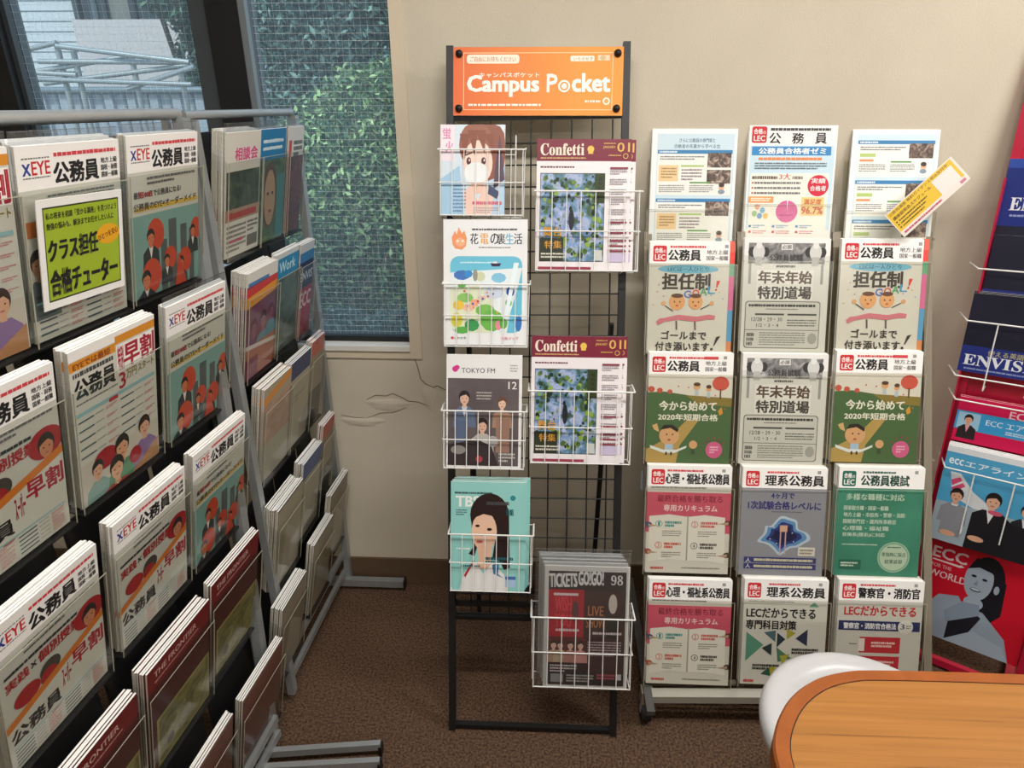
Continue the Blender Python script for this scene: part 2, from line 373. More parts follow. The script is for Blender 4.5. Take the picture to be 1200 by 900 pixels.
# scaffolding
sf = empty('scaffolding', (-3.4, 5, -.5), 'grey steel pipe scaffolding in front of the pale building', 'scaffolding')
for (a, b_) in (((8, 64), (66, 50)), ((66, 54), (222, 73)), ((18, 88), (150, 66)), ((22, 92), (225, 99)), ((52, 98), (225, 76)), ((20, 84), (90, 88)), ((150, 104), (228, 78)), ((45, 72), (222, 73))):
    m = MB(); m.tube(onY(*a, 5.0), onY(*b_, 5.0+random.uniform(-.05, .15)), .017, M_alu, 8); o = m.build('pipe', sf); o.matrix_parent_inverse = sf.matrix_basis.inverted()
for px, yt in ((66, 50), (86, 60), (154, 66), (212, 84)):
    m = MB(); p = onY(px, yt, 5.05); m.tube((p.x, p.y, -.5), p, .02, M_alu, 8)
    o = m.build('standard', sf); o.matrix_parent_inverse = sf.matrix_basis.inverted()
# foliage
def leafmat(name, c0, c1, sc_=6):
    m = bpy.data.materials.new(name); m.use_nodes = True; b = m.node_tree.nodes['Principled BSDF']; b.inputs['Roughness'].default_value = .5
    g = nn(m, 'ShaderNodeNewGeometry'); r = nn(m, 'ShaderNodeValToRGB'); e = r.color_ramp.elements
    e[0].color = lin(c0); e[1].color = lin(c1); q = e.new(.62); q.color = tuple(e[0].color[i]*.7+lin(c1)[i]*.22 for i in range(3))+(1,); lk(m, g.outputs['Random Per Island'], r.inputs[0]); lk(m, r.outputs[0], b.inputs['Base Color'])
    b.inputs['Transmission Weight'].default_value = 0
    return m
ML_b = leafmat('bright_leaf', '1c5540', 'd8f7b0'); ML_d = leafmat('dark_leaf', '2a4f4a', 'a3c4b8'); ML_m = leafmat('mid_leaf', '1d3a2c', '5f8c6c')
M_bark = mat('bark', '3d3229', .9, noise=.2)
def leaves(N, blobs, size, mt, seed):
    rg = np.random.default_rng(seed); wgt = np.array([b[3]*b[4]*b[5] for b in blobs]); wgt = wgt/wgt.sum()
    ix = rg.choice(len(blobs), N, p=wgt); B = np.array(blobs)
    d = rg.normal(size=(N, 3)); d /= np.linalg.norm(d, axis=1)[:, None]; rad = rg.uniform(.72, 1.04, N)**1
    c = B[ix, :3]+d*B[ix, 3:6]*rad[:, None]
    a = rg.normal(size=(N, 3)); a /= np.linalg.norm(a, axis=1)[:, None]; t = np.cross(a, rg.normal(size=(N, 3))); t /= np.linalg.norm(t, axis=1)[:, None]
    s_ = size*rg.uniform(.6, 1.3, N)[:, None]; fold = np.cross(a, t)*s_*.15
    v = np.stack([c-a*s_, c+t*s_*.45+fold, c+a*s_, c-t*s_*.45+fold], 1).reshape(-1, 3)
    f = np.arange(4*N).reshape(-1, 4)
    me = bpy.data.meshes.new('foliage'); me.from_pydata(v.tolist(), [], f.tolist()); me.materials.append(mt); return me
def plant(nm, lab, cat, blobs, N, size, mt, base, seed, grp=None):
    r = empty(nm, base, lab, cat, grp)
    o = mk('foliage', leaves(N, blobs, size, mt, seed), r, kind='stuff'); o.matrix_parent_inverse = r.matrix_basis.inverted()
    m = MB(); bs = Vector(base)
    for b_ in blobs[:7]: m.tube(bs, Vector(b_[:3]), .025, M_bark, 6)
    o = m.build('trunk', r); o.matrix_parent_inverse = r.matrix_basis.inverted()
rd = random.Random(3)
def at(px, py, Y, r, ry=None):
    p = onY(px, py, Y); return (p.x, p.y, p.z, r, r*.8, ry or r)
plant('leafy_shrub', 'bright green leafy shrub outside the right window pane', 'shrub',
      [at(352, 175, 3.6, .17), at(385, 158, 3.7, .22), at(425, 140, 3.8, .27), at(465, 125, 3.9, .26), at(400, 215, 3.6, .36), at(450, 230, 3.7, .42), at(360, 235, 3.6, .22), at(420, 275, 3.6, .4), at(485, 270, 3.8, .4), at(450, 340, 3.6, .4), at(395, 320, 3.5, .3), at(370, 280, 3.5, .25)],
      34000, .021, ML_b, (-1.3, 3.8, -.5), 1)
plant('dark_conifer', 'dark blue-green conifer with tiny needles towering behind the bright shrub', 'tree',
      [at(350, 30, 6.2, .55), at(400, -20, 6.4, .9), at(440, 40, 6.5, .8), at(385, 90, 6.3, .6), at(460, -60, 6.6, 1), at(352, 120, 6.2, .35), at(455, 120, 6.8, .9), at(345, -40, 6.2, .6), at(350, 190, 6.2, .35), at(400, 200, 6.4, .9), at(500, 200, 7, 1.1)],
      70000, .036, ML_d, (-2.2, 6.5, -.5), 2)
plant('leafy_tree', 'slim leafy tree standing between the pale building and the window mullion', 'tree',
      [at(228, 30, 7.0, .2), at(240, 70, 7.1, .28), at(208, 5, 7.0, .22), at(240, 110, 7.0, .25), at(262, 20, 7.2, .4), at(180, -8, 7.0, .18), at(262, 120, 7, .4)],
      5200, .042, ML_m, (-3.2, 7.1, -.5), 4)
plant('low_hedge', 'low bluish hedge at the foot of the window seen under the bright shrub', 'hedge',
      [at(330, 395, 3.0, .2), at(400, 410, 2.9, .2), at(450, 415, 2.9, .2), at(480, 410, 3, .2)], 14000, .02, ML_d, (-.9, 2.95, -.5), 5)

# ================================================================ COVERS (flat print)
BLK = '1d1c1e'; RED = 'c8262e'; GRYT = '6a6a6a'
def eye_head(a, h=21):
    a.r(0, 0, 100, h, 'f4f2ee'); a.t('x', 5, h*.40, 12, h*.66, '2d3f92'); a.t('EYE', 13, h*.36, 29, h*.66, RED); a.l(5, h*.26, 29, h*.32, GRYT, 1); a.l(5, h*.70, 29, h*.76, GRYT, 1)
    a.l(33, h*.18, 96, h*.30, 'd2434a', 1, .7); a.t('公務員', 32, h*.42, 76, h*.93, BLK, 1.6)
    for i, s_ in enumerate(('地方上級', '国税・財務', '国家一般職')): a.t(s_, 79, h*(.42+.18*i), 97, h*(.56+.18*i), '3a3a3a')
    return a
def people_city(a, y0):
    teal = '7ba39b'
    a.r(0, y0, 100, 100, teal)
    for x, w_, t in ((52, 12, .12), (70, 10, .22), (40, 9, .35), (84, 8, .3)): a.r(x, y0+(100-y0)*t, x+w_, 100, '545d5c')
    for cx, cy, k in ((26, .28, 8), (90, .34, 6), (18, .78, 9), (70, .72, 7), (48, .62, 6)):
        y = y0+(100-y0)*cy
        a.e(cx+k*.9, y-1, k*1.5, k*1.3, 'c4482f'); a.bust(cx, y, k*.62, '2c2a2b', 'c9764e', '33383b', 'dcd8cf')
    a.p([(60, 100), (66, y0+30), (74, y0+44), (78, 100)], 'c4482f'); return a
def table_print(a, x0, y0, x1, y1):
    a.r(x0, y0, x1, y0+(y1-y0)*.07, '8fb9bd'); mid = (x0+x1)/2
    for k in range(5):
        y = y0+(y1-y0)*(.16+.17*k)
        for xs in (x0, mid+1):
            wd = (x1-x0)/2
            a.r(xs+1, y, xs+wd*.38, y+.9, '39545c'); a.l(xs+wd*.42, y-.3, xs+wd*.62, y+1, '8a8a88', 1); a.l(xs+wd*.68, y-.6, xs+wd*.95, y+1.6, 'c66a68', 2)
    a.r(x0+(x1-x0)*.38, y0+1, mid-1, y0+(y1-y0)*.10, 'b8343c'); return a
def art_men():
    a = Art(.184, .26, 'c9c9bd'); eye_head(a); a.l(24, 24, 95, 30, GRYT, 2)
    a.t('最短100日で公務員になる!', 6, 32.5, 72, 36.5, '3b3b38'); a.t('短100', 12, 32.5, 30, 36.5, 'bd3a3a')
    a.r(6, 42, 98, 44.5, 'd3b14a'); a.t('公務員のEYE×オーダーメイド', 5, 39.5, 96, 44, '2e2d2a'); people_city(a, 47); return a
def art_notice():
    a = Art(.184, .26, 'c9c9bd'); eye_head(a); a.l(24, 24, 92, 30, GRYT, 3)
    a.r(2, 36, 98, 44, 'b86a30'); a.bust(10, 58, 7, '322c2a', 'b98a6a', '5b6a6a'); a.l(4, 74, 60, 80, '444444', 2, .6)
    table_print(a, 4, 78, 97, 99); return a
def art_discount():
    a = Art(.184, .26, 'cfcec2'); a.r(0, 0, 100, 6, 'f2f0ec'); a.r(0, 6.5, 50, 12, 'd98f2b'); a.r(50, 3, 100, 8, 'd98f2b'); a.t('EYEでは最短', 4, 7.5, 44, 11.5, '7a2c1c')
    a.l(3, 13, 47, 17, '444444', 1, .6); a.t('公務員', 4, 18, 48, 30, BLK, 1.8); a.l(4, 32, 50, 34, GRYT, 1)
    a.r(51, 9, 99, 26, 'f2f0ec'); a.t('早割', 60, 10, 98, 25, 'a81f34', 2.2); a.t('特別', 52, 10, 59, 25, 'a81f34', 1.5); a.t('3', 52, 27, 60, 37, 'a81f34'); a.t('万円', 61, 27, 74, 33, '8a7c35'); a.t('スタート', 76, 27, 97, 32, '8a7c35')
    table_print(a, 3, 38, 97, 72)
    a.r(2, 72, 98, 100, 'c9c3b4'); a.e(30, 76, 14, 7, 'a4242e'); a.bust(20, 80, 6, '2c2826', 'dba98a', '7fa39b'); a.bust(50, 76, 8, '2c2826', 'd9a27c', '4f8e66'); a.bust(80, 72, 7, '3a2622', 'dba98a', '8a6f9e')
    a.bust(42, 88, 8, '2c2826', 'd9a27c', 'ab3c36', 'e4ddd0'); a.e(66, 88, 8, 6, 'a4242e'); a.p([(60, 100), (98, 86), (98, 100)], 'b5835a'); return a
def art_lesson():
    a = Art(.184, .26, 'c9c9bf'); eye_head(a); a.l(24, 24, 95, 30, GRYT, 2)
    a.l(6, 33, 74, 36, '333333', 1, .6); a.t('実践', 6, 38, 26, 44.5, 'a6262c', 1.5); a.t('×', 28, 39, 33, 43, '333333', 1); a.t('個別授業', 35, 37, 76, 44, 'a6262c', 1.5)
    a.e(86, 42, 16, 9, 'a6262c'); a.bust(86, 44, 7, '2c2826', 'c88662', 'a6262c'); a.e(44, 53, 10, 6, '46443e'); a.e(22, 56, 12, 6, 'a6262c'); a.e(42, 57, 8, 5, 'a6262c')
    a.p([(0, 66), (100, 48), (100, 53), (0, 71)], 'd2792a'); a.r(0, 71, 100, 100, 'cfcec2'); a.p([(0, 71), (100, 53), (100, 71)], 'cfcec2')
    a.t('早割', 64, 58, 98, 70, 'a81f34', 2); a.t('公務員', 4, 72, 50, 82, BLK, 1.6); a.t('スーパー', 53, 62, 62, 76, 'a81f34'); table_print(a, 4, 84, 97, 99); return a
def art_maroon(k=0):
    a = Art(.184, .26, '4e2523'); a.r(0, 0, 100, 20, '6b1e1f')
    a.t('THE FRONTIER', 10, 6, 76, 11, 'c8a7a0'); a.l(10, 14, 80, 16.5, 'b08c86', 1)
    M = photo('old_map_photo', [(.25, '3d3c22'), (.5, '77733f'), (.8, 'a39c62')], 22, 2.5)
    a.r(10, 52, 99, 100, 'a19a5f'); a.r(13, 54, 97, 98, M); a.c(30, 86, 6, '34331f'); return a
def art_brown():
    a = Art(.184, .26, '6b463c'); a.r(0, 0, 100, 4, '8d6a60'); a.l(12, 30, 70, 36, '8b6a5e', 2); a.r(0, 84, 100, 100, '513229'); return a
# far rack covers (narrow leaflets)
def art_news():
    a = Art(.15, .25, 'd9d6cc'); a.t('相談会', 25, 12, 90, 22, 'cf4a84', 1.8); a.r(2, 30, 98, 60, photo('dark_leaf_photo', [(.3, '23302a'), (.6, '4a5a4a'), (.85, '8a9580')], 30)); a.r(0, 60, 98, 70, 'a98a74'); a.l(6, 62, 90, 69, 'b23a3a', 1, .7)
    a.l(4, 73, 60, 97, '77746a', 6); a.l(64, 73, 96, 84, '55534c', 3); a.r(64, 86, 96, 96, '6a655c'); a.l(12, 85, 50, 90, 'c0506a', 1); return a
def art_face():
    a = Art(.13, .25, '2f6a52'); a.r(0, 0, 100, 26, '1f79ad'); a.l(10, 8, 90, 20, 'cfe4ee', 2, .4); a.r(0, 26, 100, 100, photo('green_photo', [(.3, '24402e'), (.6, '54714c'), (.85, '96a777')], 30))
    a.e(40, 58, 30, 30, '5a4030'); a.e(42, 60, 22, 25, 'a98b6a'); a.e(34, 56, 4, 1.5, '2a1c18'); a.e(52, 56, 4, 1.5, '2a1c18'); a.e(44, 72, 7, 1.6, '8d4a40'); a.r(70, 40, 100, 100, '3d7d80'); return a
def art_redhead():
    a = Art(.09, .25, '5b2f3a'); a.r(0, 0, 100, 27, 'd4d6d6'); a.r(4, 12, 22, 28, 'c24a3e'); a.l(34, 12, 92, 28, '4f5f58', 3, .6); a.r(0, 27, 100, 100, photo('maroon_photo', [(.3, '3a1d26'), (.6, '6f3a45'), (.85, '8f8a86')], 24)); a.r(0, 27, 14, 100, '8d2434'); return a
def art_purple():
    a = Art(.15, .25, '7a4560'); a.r(0, 0, 100, 12, 'dcd9d2'); a.r(4, 9, 70, 12, '3f7ab0'); a.p([(0, 14), (100, 12), (100, 18), (0, 22)], 'c83a3a'); a.p([(0, 22), (100, 18), (100, 27), (0, 32)], 'e09a35')
    a.bust(25, 52, 9, '5c2c44', '8f5a6e', '6d3f68'); a.bust(55, 50, 10, '4a2740', '93606f', '5c8a9a'); a.bust(82, 46, 8, '5c2c44', '8f5a6e', '418496'); a.r(0, 68, 100, 100, 'a7654f'); a.p([(0, 66), (100, 74), (100, 78), (0, 70)], 'cfc9c4'); a.r(0, 80, 40, 100, '7d2a49'); return a
def art_bluegreen():
    a = Art(.13, .25, '57685e'); a.r(0, 0, 100, 24, '2387b5'); a.r(0, 0, 100, 5, 'c9cfd2'); a.t('Work', 15, 9, 85, 19, 'bfe2ef'); a.r(0, 24, 100, 100, photo('grey_green_photo', [(.3, '33443c'), (.6, '5e7066'), (.85, '9aa39b')], 20)); return a
def art_navyred():
    a = Art(.09, .25, '232b52'); a.r(0, 0, 100, 9, 'b9c0c6'); a.r(0, 9, 100, 19, '2a73a8'); a.t('ENVIS', 8, 30, 95, 39, 'cdd3e4'); a.r(0, 47, 100, 100, '9a1737'); a.t('ECC', 12, 52, 92, 68, 'd9b3bd', 1.5); return a
def art_orange():
    a = Art(.15, .25, 'a69a84'); a.p([(0, 10), (100, 0), (100, 8), (0, 18)], 'd28a3c'); a.r(0, 18, 100, 60, photo('pink_photo', [(.3, 'a07a68'), (.6, 'b79a86'), (.85, 'c9bfae')], 15)); a.r(0, 60, 100, 100, 'a9a594'); return a
def art_navybeige():
    a = Art(.13, .25, 'a49b84'); a.r(0, 0, 100, 20, '323a5c'); a.l(12, 40, 80, 50, '8a8170', 2); a.p([(60, 80), (100, 60), (100, 100), (60, 100)], '8f877a'); return a
def art_redbrown():
    a = Art(.09, .25, '8f7f6a'); a.r(0, 0, 100, 18, 'b05a4a'); a.r(0, 60, 100, 100, '2b2a28'); return a
def art_beige(c='9a917c'):
    a = Art(.15, .25, c); a.p([(40, 30), (90, 60), (90, 100), (20, 100)], 'ada594'); a.r(0, 0, 100, 3, '6d665a'); return a
def art_bluebeige():
    a = Art(.13, .25, '9c947f'); a.r(0, 0, 100, 22, '44557c'); return a

# ================================================================ LEFT RACKS
TILT = R(-11)
def rack_plane(p, d):
    d = Vector(d).normalized(); return Vector(p), d, Vector((d.y, -d.x, 0))
def near_cell(TRpx, plane):
    p, d, n = plane; return hit(TRpx[0], TRpx[1], p, n)
NP = rack_plane((-.600, 1.19, 0), (.0985, .9951, 0)); FP = rack_plane((-.605, 1.316, 0), (.056, .998, 0))
def pocket(parent, mw, w_, h_, depth):
    """black tray with clear front, local frame as the leaflet it holds (front at y=0)"""
    m = MB(); y0 = -.007; y1 = depth; M = M_blackpl
    zt = h_*.93; yt = y1+zt*.194
    m.add([(-w_/2-.006, y1, -.004), (w_/2+.006, y1, -.004), (w_/2+.006, yt, zt), (-w_/2-.006, yt, zt), (-w_/2-.006, y1+.003, -.004), (w_/2+.006, y1+.003, -.004), (w_/2+.006, yt+.003, zt), (-w_/2-.006, yt+.003, zt)], [(0, 1, 2, 3), (7, 6, 5, 4), (3, 2, 6, 7), (0, 4, 5, 1), (0, 3, 7, 4), (1, 5, 6, 2)], M); m.box((-w_/2-.006, y0-.002, -.007), (w_/2+.006, y1, -.004), M)
    o = m.build('pocket', parent); o.matrix_world = mw
    g = MB(); zf = h_*.78
    g.add([(-w_/2-.006, y0-.001, -.004), (w_/2+.006, y0-.001, -.004), (w_/2+.006, y0-.001, zf), (-w_/2-.006, y0-.001, zf)], [(0, 1, 2, 3)], M_acr)
    for sg in (-1, 1):
        x = sg*(w_/2+.005)
        g.add([(x, y0, -.004), (x, y1, -.004), (x, yt, zt), (x, y0, zf)], [(0, 1, 2, 3)], M_acr)
        g.bar((x, y0-.001, -.004), (x, y0-.001, zf), .0012, .0012, M_acredge)
    g.bar((-w_/2-.006, y0-.001, zf), (w_/2+.006, y0-.001, zf), .001, .001, M_acredge)
    c = g.build('clear_front'); c.parent = o
    return o
nr = empty('leaflet_rack', (-.66, .75, 0), 'near grey steel leaflet rack with wide clear pockets at the left', 'rack')
fr_ = empty('leaflet_rack', (-.64, 1.5, 0), 'far grey leaflet rack with narrow pockets between the near rack and the window', 'rack')
def fix(o, par): o.parent = par; o.matrix_parent_inverse = par.matrix_basis.inverted()
def placed(o, mwd, par):
    o.parent = par; o.matrix_parent_inverse = par.matrix_basis.inverted(); o.matrix_basis = mwd
AR = dict(men=art_men(), notice=art_notice(), discount=art_discount(), lesson=art_lesson(), maroon=art_maroon(), brown=art_brown())
yawN = math.atan2(NP[1].y, NP[1].x); yawF = math.atan2(FP[1].y, FP[1].x)
def sleeve(mw, w_, h_, lab):
    m = MB(); e_ = .003; z1 = h_+.017; y = .0036
    m.add([(-w_/2-e_, y, .0), (w_/2+e_, y, .0), (w_/2+e_, y, z1), (-w_/2-e_, y, z1)], [(0, 1, 2, 3)], M_sleeve); m.box((-w_/2-e_, y-.0002, z1-.0012), (w_/2+e_, y+.0002, z1), M_sleeve)
    m.build('plastic_sleeve', None, label='sleeve behind '+lab, cat='sleeve', group='clear sleeves in the left racks', mw=mw)
M_sleeve = glassy('sleeve_plastic', (.80, .84, .87), .22, .3)
near = [  # (art, top right pixel, copies, label)
 ('notice', (138, 163), 5, 'career leaflet behind the lime green notice, top row of near rack'),
 ('men', (231, 154), 3, 'career leaflet with orange figures, top row of near rack beside the lime notice'),
 ('discount', (7, 172), 3, 'career leaflet cut by the left photo edge, top row of near rack'),
 ('lesson', (61, 424), 3, 'career leaflet at left photo edge, second row of near rack'),
 ('discount', (180, 368), 4, 'career leaflet with orange band and classroom drawing, second row of near rack'),
 ('men', (264, 329), 2, 'career leaflet with orange figures and city, second row of near rack'),
 ('lesson', (112, 637), 4, 'career leaflet with red heading at left photo edge, third row of near rack'),
 ('lesson', (216, 546), 4, 'career leaflet with red lesson heading, third row centre of near rack'),
 ('men', (287, 484), 3, 'career leaflet with orange figures, third row of near rack, lowest of its kind'),
 ('maroon', (160, 812), 4, 'maroon booklet nearest the camera in the fourth row of near rack'),
 ('maroon', (245, 702), 5, 'maroon booklet with olive picture, fourth row centre of near rack'),
 ('maroon', (303, 621), 3, 'maroon booklet with olive picture, fourth row beside the far rack'),
 ('brown', (273, 836), 3, 'plain brown booklet, bottom row centre of near rack'),
 ('brown', (331, 747), 3, 'plain brown booklet, bottom row right end of near rack'),
]
W, Hh = .184, .26
for key, px, nc, lab in near:
    TR = near_cell(px, NP)
    # top right corner is given; step down the tilted sheet to its foot
    M0 = Matrix.Rotation(yawN, 4, 'Z') @ Matrix.Rotation(-TILT, 4, 'X')
    foot = TR - (M0 @ Vector((W/2, 0, Hh)))
    mw = Matrix.Translation(foot) @ M0
    leaflet(AR[key], key, mw, .0032, lab, 'leaflet', None, 'leaflet', nc, .0046, spare(lab.replace('career ', '')), cgroup='copies behind '+lab, jit=.003)
    o = pocket(nr, mw, W, Hh, .030); placed(o, mw, nr)
    if key == 'notice': notice_mw = mw
    if px[1] < 200 or px == (264, 329): sleeve(mw, W, Hh, lab)
# near rack frame
m = MB()
def place_pt(pl, u, off, z): p, d, n = pl; return Vector((p.x, p.y, 0))+d*u-n*off+Vector((0, 0, z))
def addp(mb, nm, par):
    o = mb.build(nm); fix(o, par); return o
for u in (.035, -.72):
    m = MB(); m.bar(place_pt(NP, u-.09, .045, 0.03), place_pt(NP, u, .045, 1.475), .028, .02, M_alu, (1, 0, 0)); addp(m, 'post', nr)
    m = MB(); m.bar(place_pt(NP, u-.06, .075, 0.03), place_pt(NP, u, .075, 1.475), .012, .012, M_alu, (1, 0, 0)); addp(m, 'rear_post', nr)
m = MB(); m.tube(place_pt(NP, -1.1, .05, 1.4815), place_pt(NP, .035, .05, 1.4815), .0095, M_alu, 12); addp(m, 'top_rail', nr)
for z in (.10, .05): m = MB(); m.bar(place_pt(NP, -1.1, .03, z), place_pt(NP, -.05, .03, z), .012, .02, M_alu); addp(m, 'lower_rail', nr)
for (a, b_) in (((300, 883), (446, 873)), ((300, 901), (445, 893))):
    A_, B_ = onZ(*a, .03), onZ(*b_, .03)
    m = MB(); m.bar(A_, B_, .014, .02, M_alu); m.bar(B_-Vector((.004, 0, .014)), B_+Vector((.004, 0, -.014)), .02, .03, M_black); addp(m, 'foot', nr)
# lime notice clipped to the first pocket
na = Art(.158, .148, 'efeeea'); na.r(6, 7, 95, 93, '9db52a')
na.p([(6, 7), (95, 7), (95, 8.5), (6, 8.5)], '2c3414'); na.r(6, 91.5, 95, 93, '2c3414'); na.r(6, 7, 7, 93, '2c3414'); na.r(94, 7, 95, 93, '2c3414')
na.t('私の将来を相談「受かる講座」を見つけよう', 9, 12, 92, 18, '2c3414'); na.t('勉強の悩みも、解決までお任せしたい人に', 9, 21, 88, 27, '2c3414')
na.e(80, 41, 15, 10, 'e5a81c'); na.t('ひとつを安心', 67, 38, 93, 44, '7a2a14', 1, -12)
na.t('クラス担任', 9, 36, 66, 56, BLK, 2); na.t('合格チューター', 9, 64, 90, 88, BLK, 2)
nmw = notice_mw @ Matrix.Translation((-.008, -.0135, .047)) @ Matrix.Rotation(R(1.5), 4, 'Y')
o = leaflet(na, 'notice_card', nmw, .0012, 'lime green notice card with large black lettering on the top left pocket', 'notice', name='notice_card')
# far rack
FA = dict(news=art_news(), face=art_face(), redhead=art_redhead(), purple=art_purple(), bluegreen=art_bluegreen(), navyred=art_navyred(), orange=art_orange(), navybeige=art_navybeige(), redbrown=art_redbrown(), beige=art_beige(), bluebeige=art_bluebeige(), beige2=art_beige('8d8270'))
far = [('news', (265, 156), 6, 'newspaper-like leaflet with pink heading, top row of far rack'), ('face', (306, 152), 2, 'leaflet with blue heading and a face, top row of far rack'), ('redhead', (339, 149), 2, 'narrow maroon leaflet with pale heading, top row of far rack by the window'),
 ('purple', (290, 322), 7, 'leaflet with red and orange bands over purple people, second row of far rack'), ('bluegreen', (324, 300), 2, 'leaflet with bright blue heading, second row of far rack'), ('navyred', (353, 288), 3, 'narrow navy and crimson leaflet, second row of far rack by the window'),
 ('orange', (310, 458), 6, 'pinkish leaflet with orange band, third row of far rack'), ('navybeige', (341, 428), 3, 'beige leaflet with navy heading, third row of far rack'), ('redbrown', (366, 402), 3, 'narrow beige leaflet with red heading, third row of far rack'),
 ('beige', (326, 600), 7, 'beige booklet in a thick blue-white stack, fourth row of far rack'), ('bluebeige', (356, 545), 5, 'beige booklet with blue heading, fourth row of far rack'), ('redbrown', (379, 500), 3, 'narrow leaflet, fourth row of far rack nearest the wall'),
 ('beige2', (331, 716), 6, 'drab booklet in front of white stack, bottom row of far rack'), ('beige', (368, 640), 4, 'beige booklet, bottom row centre of far rack'), ('beige2', (388, 582), 3, 'thin magazine, bottom row of far rack nearest the wall')]
for key, px, nc, lab in far:
    TL = near_cell(px, FP); a = FA[key]
    M0 = Matrix.Rotation(yawF, 4, 'Z') @ Matrix.Rotation(-TILT, 4, 'X')
    foot = TL - (M0 @ Vector((-a.w/2, 0, a.h))); mw = Matrix.Translation(foot) @ M0
    leaflet(a, 'far_'+key, mw, .003, lab, 'leaflet', None, 'leaflet', nc, .0045, spare(lab), jit=.003)
    if px[1] < 200: sleeve(mw, a.w, a.h, lab)
    o = pocket(fr_, mw, a.w-.006, a.h, .036); placed(o, mw, fr_)
for u in (-.035, .435):
    m = MB(); m.bar(place_pt(FP, u+.0, .045, .03), place_pt(FP, u, .045, 1.47), .024, .018, M_alu, (1, 0, 0)); addp(m, 'post', fr_)
m = MB(); m.tube(place_pt(FP, -.05, .05, 1.478), place_pt(FP, .435, .05, 1.478), .0085, M_alu, 12); addp(m, 'top_rail', fr_)
for z in (.13, .06): m = MB(); m.bar(place_pt(FP, -.035, .055, z), place_pt(FP, .435, .055, z), .012, .018, M_alu); addp(m, 'lower_rail', fr_)
p = place_pt(FP, .41, .03, .03)
m = MB(); m.bar((p.x-.1, 1.735, .028), (-.432, 1.735, .028), .022, .025, M_alu); m.box((-.436, 1.722, .012), (-.43, 1.748, .042), M_black); addp(m, 'foot', fr_)
# loose clear sleeve sticking out of the far rack
m = MB(); A_, B_, C_, D_ = [onY(x, y, 1.62) for x, y in ((352, 402), (372, 404), (387, 368), (372, 364))]
m.add([A_, B_, C_, D_, A_+Vector((-.01, .004, 0)), B_+Vector((-.01, .004, 0)), C_+Vector((-.02, .004, 0)), D_+Vector((-.02, .004, 0))], [(0, 1, 2, 3), (4, 5, 6, 7)], M_bag)
o = m.build('plastic_sleeve', label='empty clear plastic sleeve poking out of the far rack beside the window', cat='sleeve')

# ================================================================ BLACK GRID STAND
SL = .312                                  # lean of the stand: dy per metre of height
SP = Vector((0, 1.213, 0)); SN = Vector((0, -1, SL)).normalized()     # normal towards the room
STILT = math.atan(SL)
def on_stand(x, y, off=0.): return hit(x, y, SP+SN*off, SN)
st = empty('grid_display_stand', (0, 1.3, 0), 'black steel grid display stand with orange header board', 'display stand')
BLp, BRp = on_stand(530.5, 857), on_stand(718, 861); TLp, TRp = on_stand(527.5, 55), on_stand(734.5, 50)
def lerp(a, b_, t): return a+(b_-a)*t
BLp.z = BRp.z = 0; BLp.y = BRp.y = 1.213
for a, b_ in ((BLp, TLp), (BRp, TRp)):
    m = MB(); m.bar(a, b_, .017, .017, M_black, (0, 1, 0)); addp(m, 'post', st)
def rowpt(y): # left and right post points at pixel row
    L = on_stand(528, y); t = L.z/TLp.z; return lerp(BLp, TLp, t), lerp(BRp, TRp, t)
for y, th in ((139, .014), (706, .010), (722, .010), (848, .014)):
    a, b_ = rowpt(y); m = MB(); m.bar(a, b_, .012, th, M_black, (0, 1, 0)); addp(m, 'crossbar', st)
ta, tb = rowpt(143); ba, bb = rowpt(722)
for k in range(1, 9):
    t = k/8.6; m = MB(); m.tube(lerp(ta, tb, t), lerp(ba, bb, t), .0019, M_black, 6); addp(m, 'grid_wire', st)
L0 = (ta-ba).length; nrow = int(L0/.0505)
for k in range(1, nrow+1):
    t = k*.0505/L0; m = MB(); q = SN*-.003; m.tube(lerp(ta, ba, t)+q, lerp(tb, bb, t)+q, .0019, M_black, 6); addp(m, 'grid_wire', st)
# rear leg (folding prop)
for sx_ in (-.175, .175):
    m = MB(); m.bar((sx_, 1.63, 0.004), (sx_, lerp(BLp, TLp, .62).y+.012, lerp(BLp, TLp, .62).z), .012, .015, M_black, (0, 1, 0)); addp(m, 'rear_leg', st)
m = MB(); m.bar((-.175, 1.605, .12), (.175, 1.605, .12), .01, .012, M_black); addp(m, 'rear_crossbar', st)
# header board
a, b_, c_ = on_stand(531, 57, .012), on_stand(731, 53, .012), on_stand(531, 137, .012)
HW, HH_ = (b_-a).length, (c_-a).length
M_org = bpy.data.materials.new('orange_gradient_print'); M_org.use_nodes = True; bb_ = M_org.node_tree.nodes['Principled BSDF']; bb_.inputs['Roughness'].default_value = .5
tcx = nn(M_org, 'ShaderNodeTexCoord'); s3 = nn(M_org, 'ShaderNodeSeparateXYZ'); mr = nn(M_org, 'ShaderNodeMapRange'); mr.inputs[1].default_value = -HW/2; mr.inputs[2].default_value = HW/4
rr = nn(M_org, 'ShaderNodeValToRGB'); rr.color_ramp.elements[0].color = lin('e5641c'); rr.color_ramp.elements[1].color = lin('ee941c')
lk(M_org, tcx.outputs['Object'], s3.inputs[0]); lk(M_org, s3.outputs[0], mr.inputs[0]); lk(M_org, mr.outputs[0], rr.inputs[0]); lk(M_org, rr.outputs[0], bb_.inputs['Base Color'])
ha = Art(HW, HH_, 'f09030'); ha.r(0, 0, 100, 100, M_org)
for q in ((6, 8, 94, 9), (6, 91, 94, 92)): ha.r(*q, 'f8d2a0')
ha.r(6, 8, 6.4, 92, 'f8d2a0'); ha.r(93.6, 8, 94, 92, 'f8d2a0')
ha.rr(8, 11, 39, 24, 'f6ead8', 5); ha.t('ご自由にお持ちください', 10, 14, 37, 21.5, 'c07a40', .6)
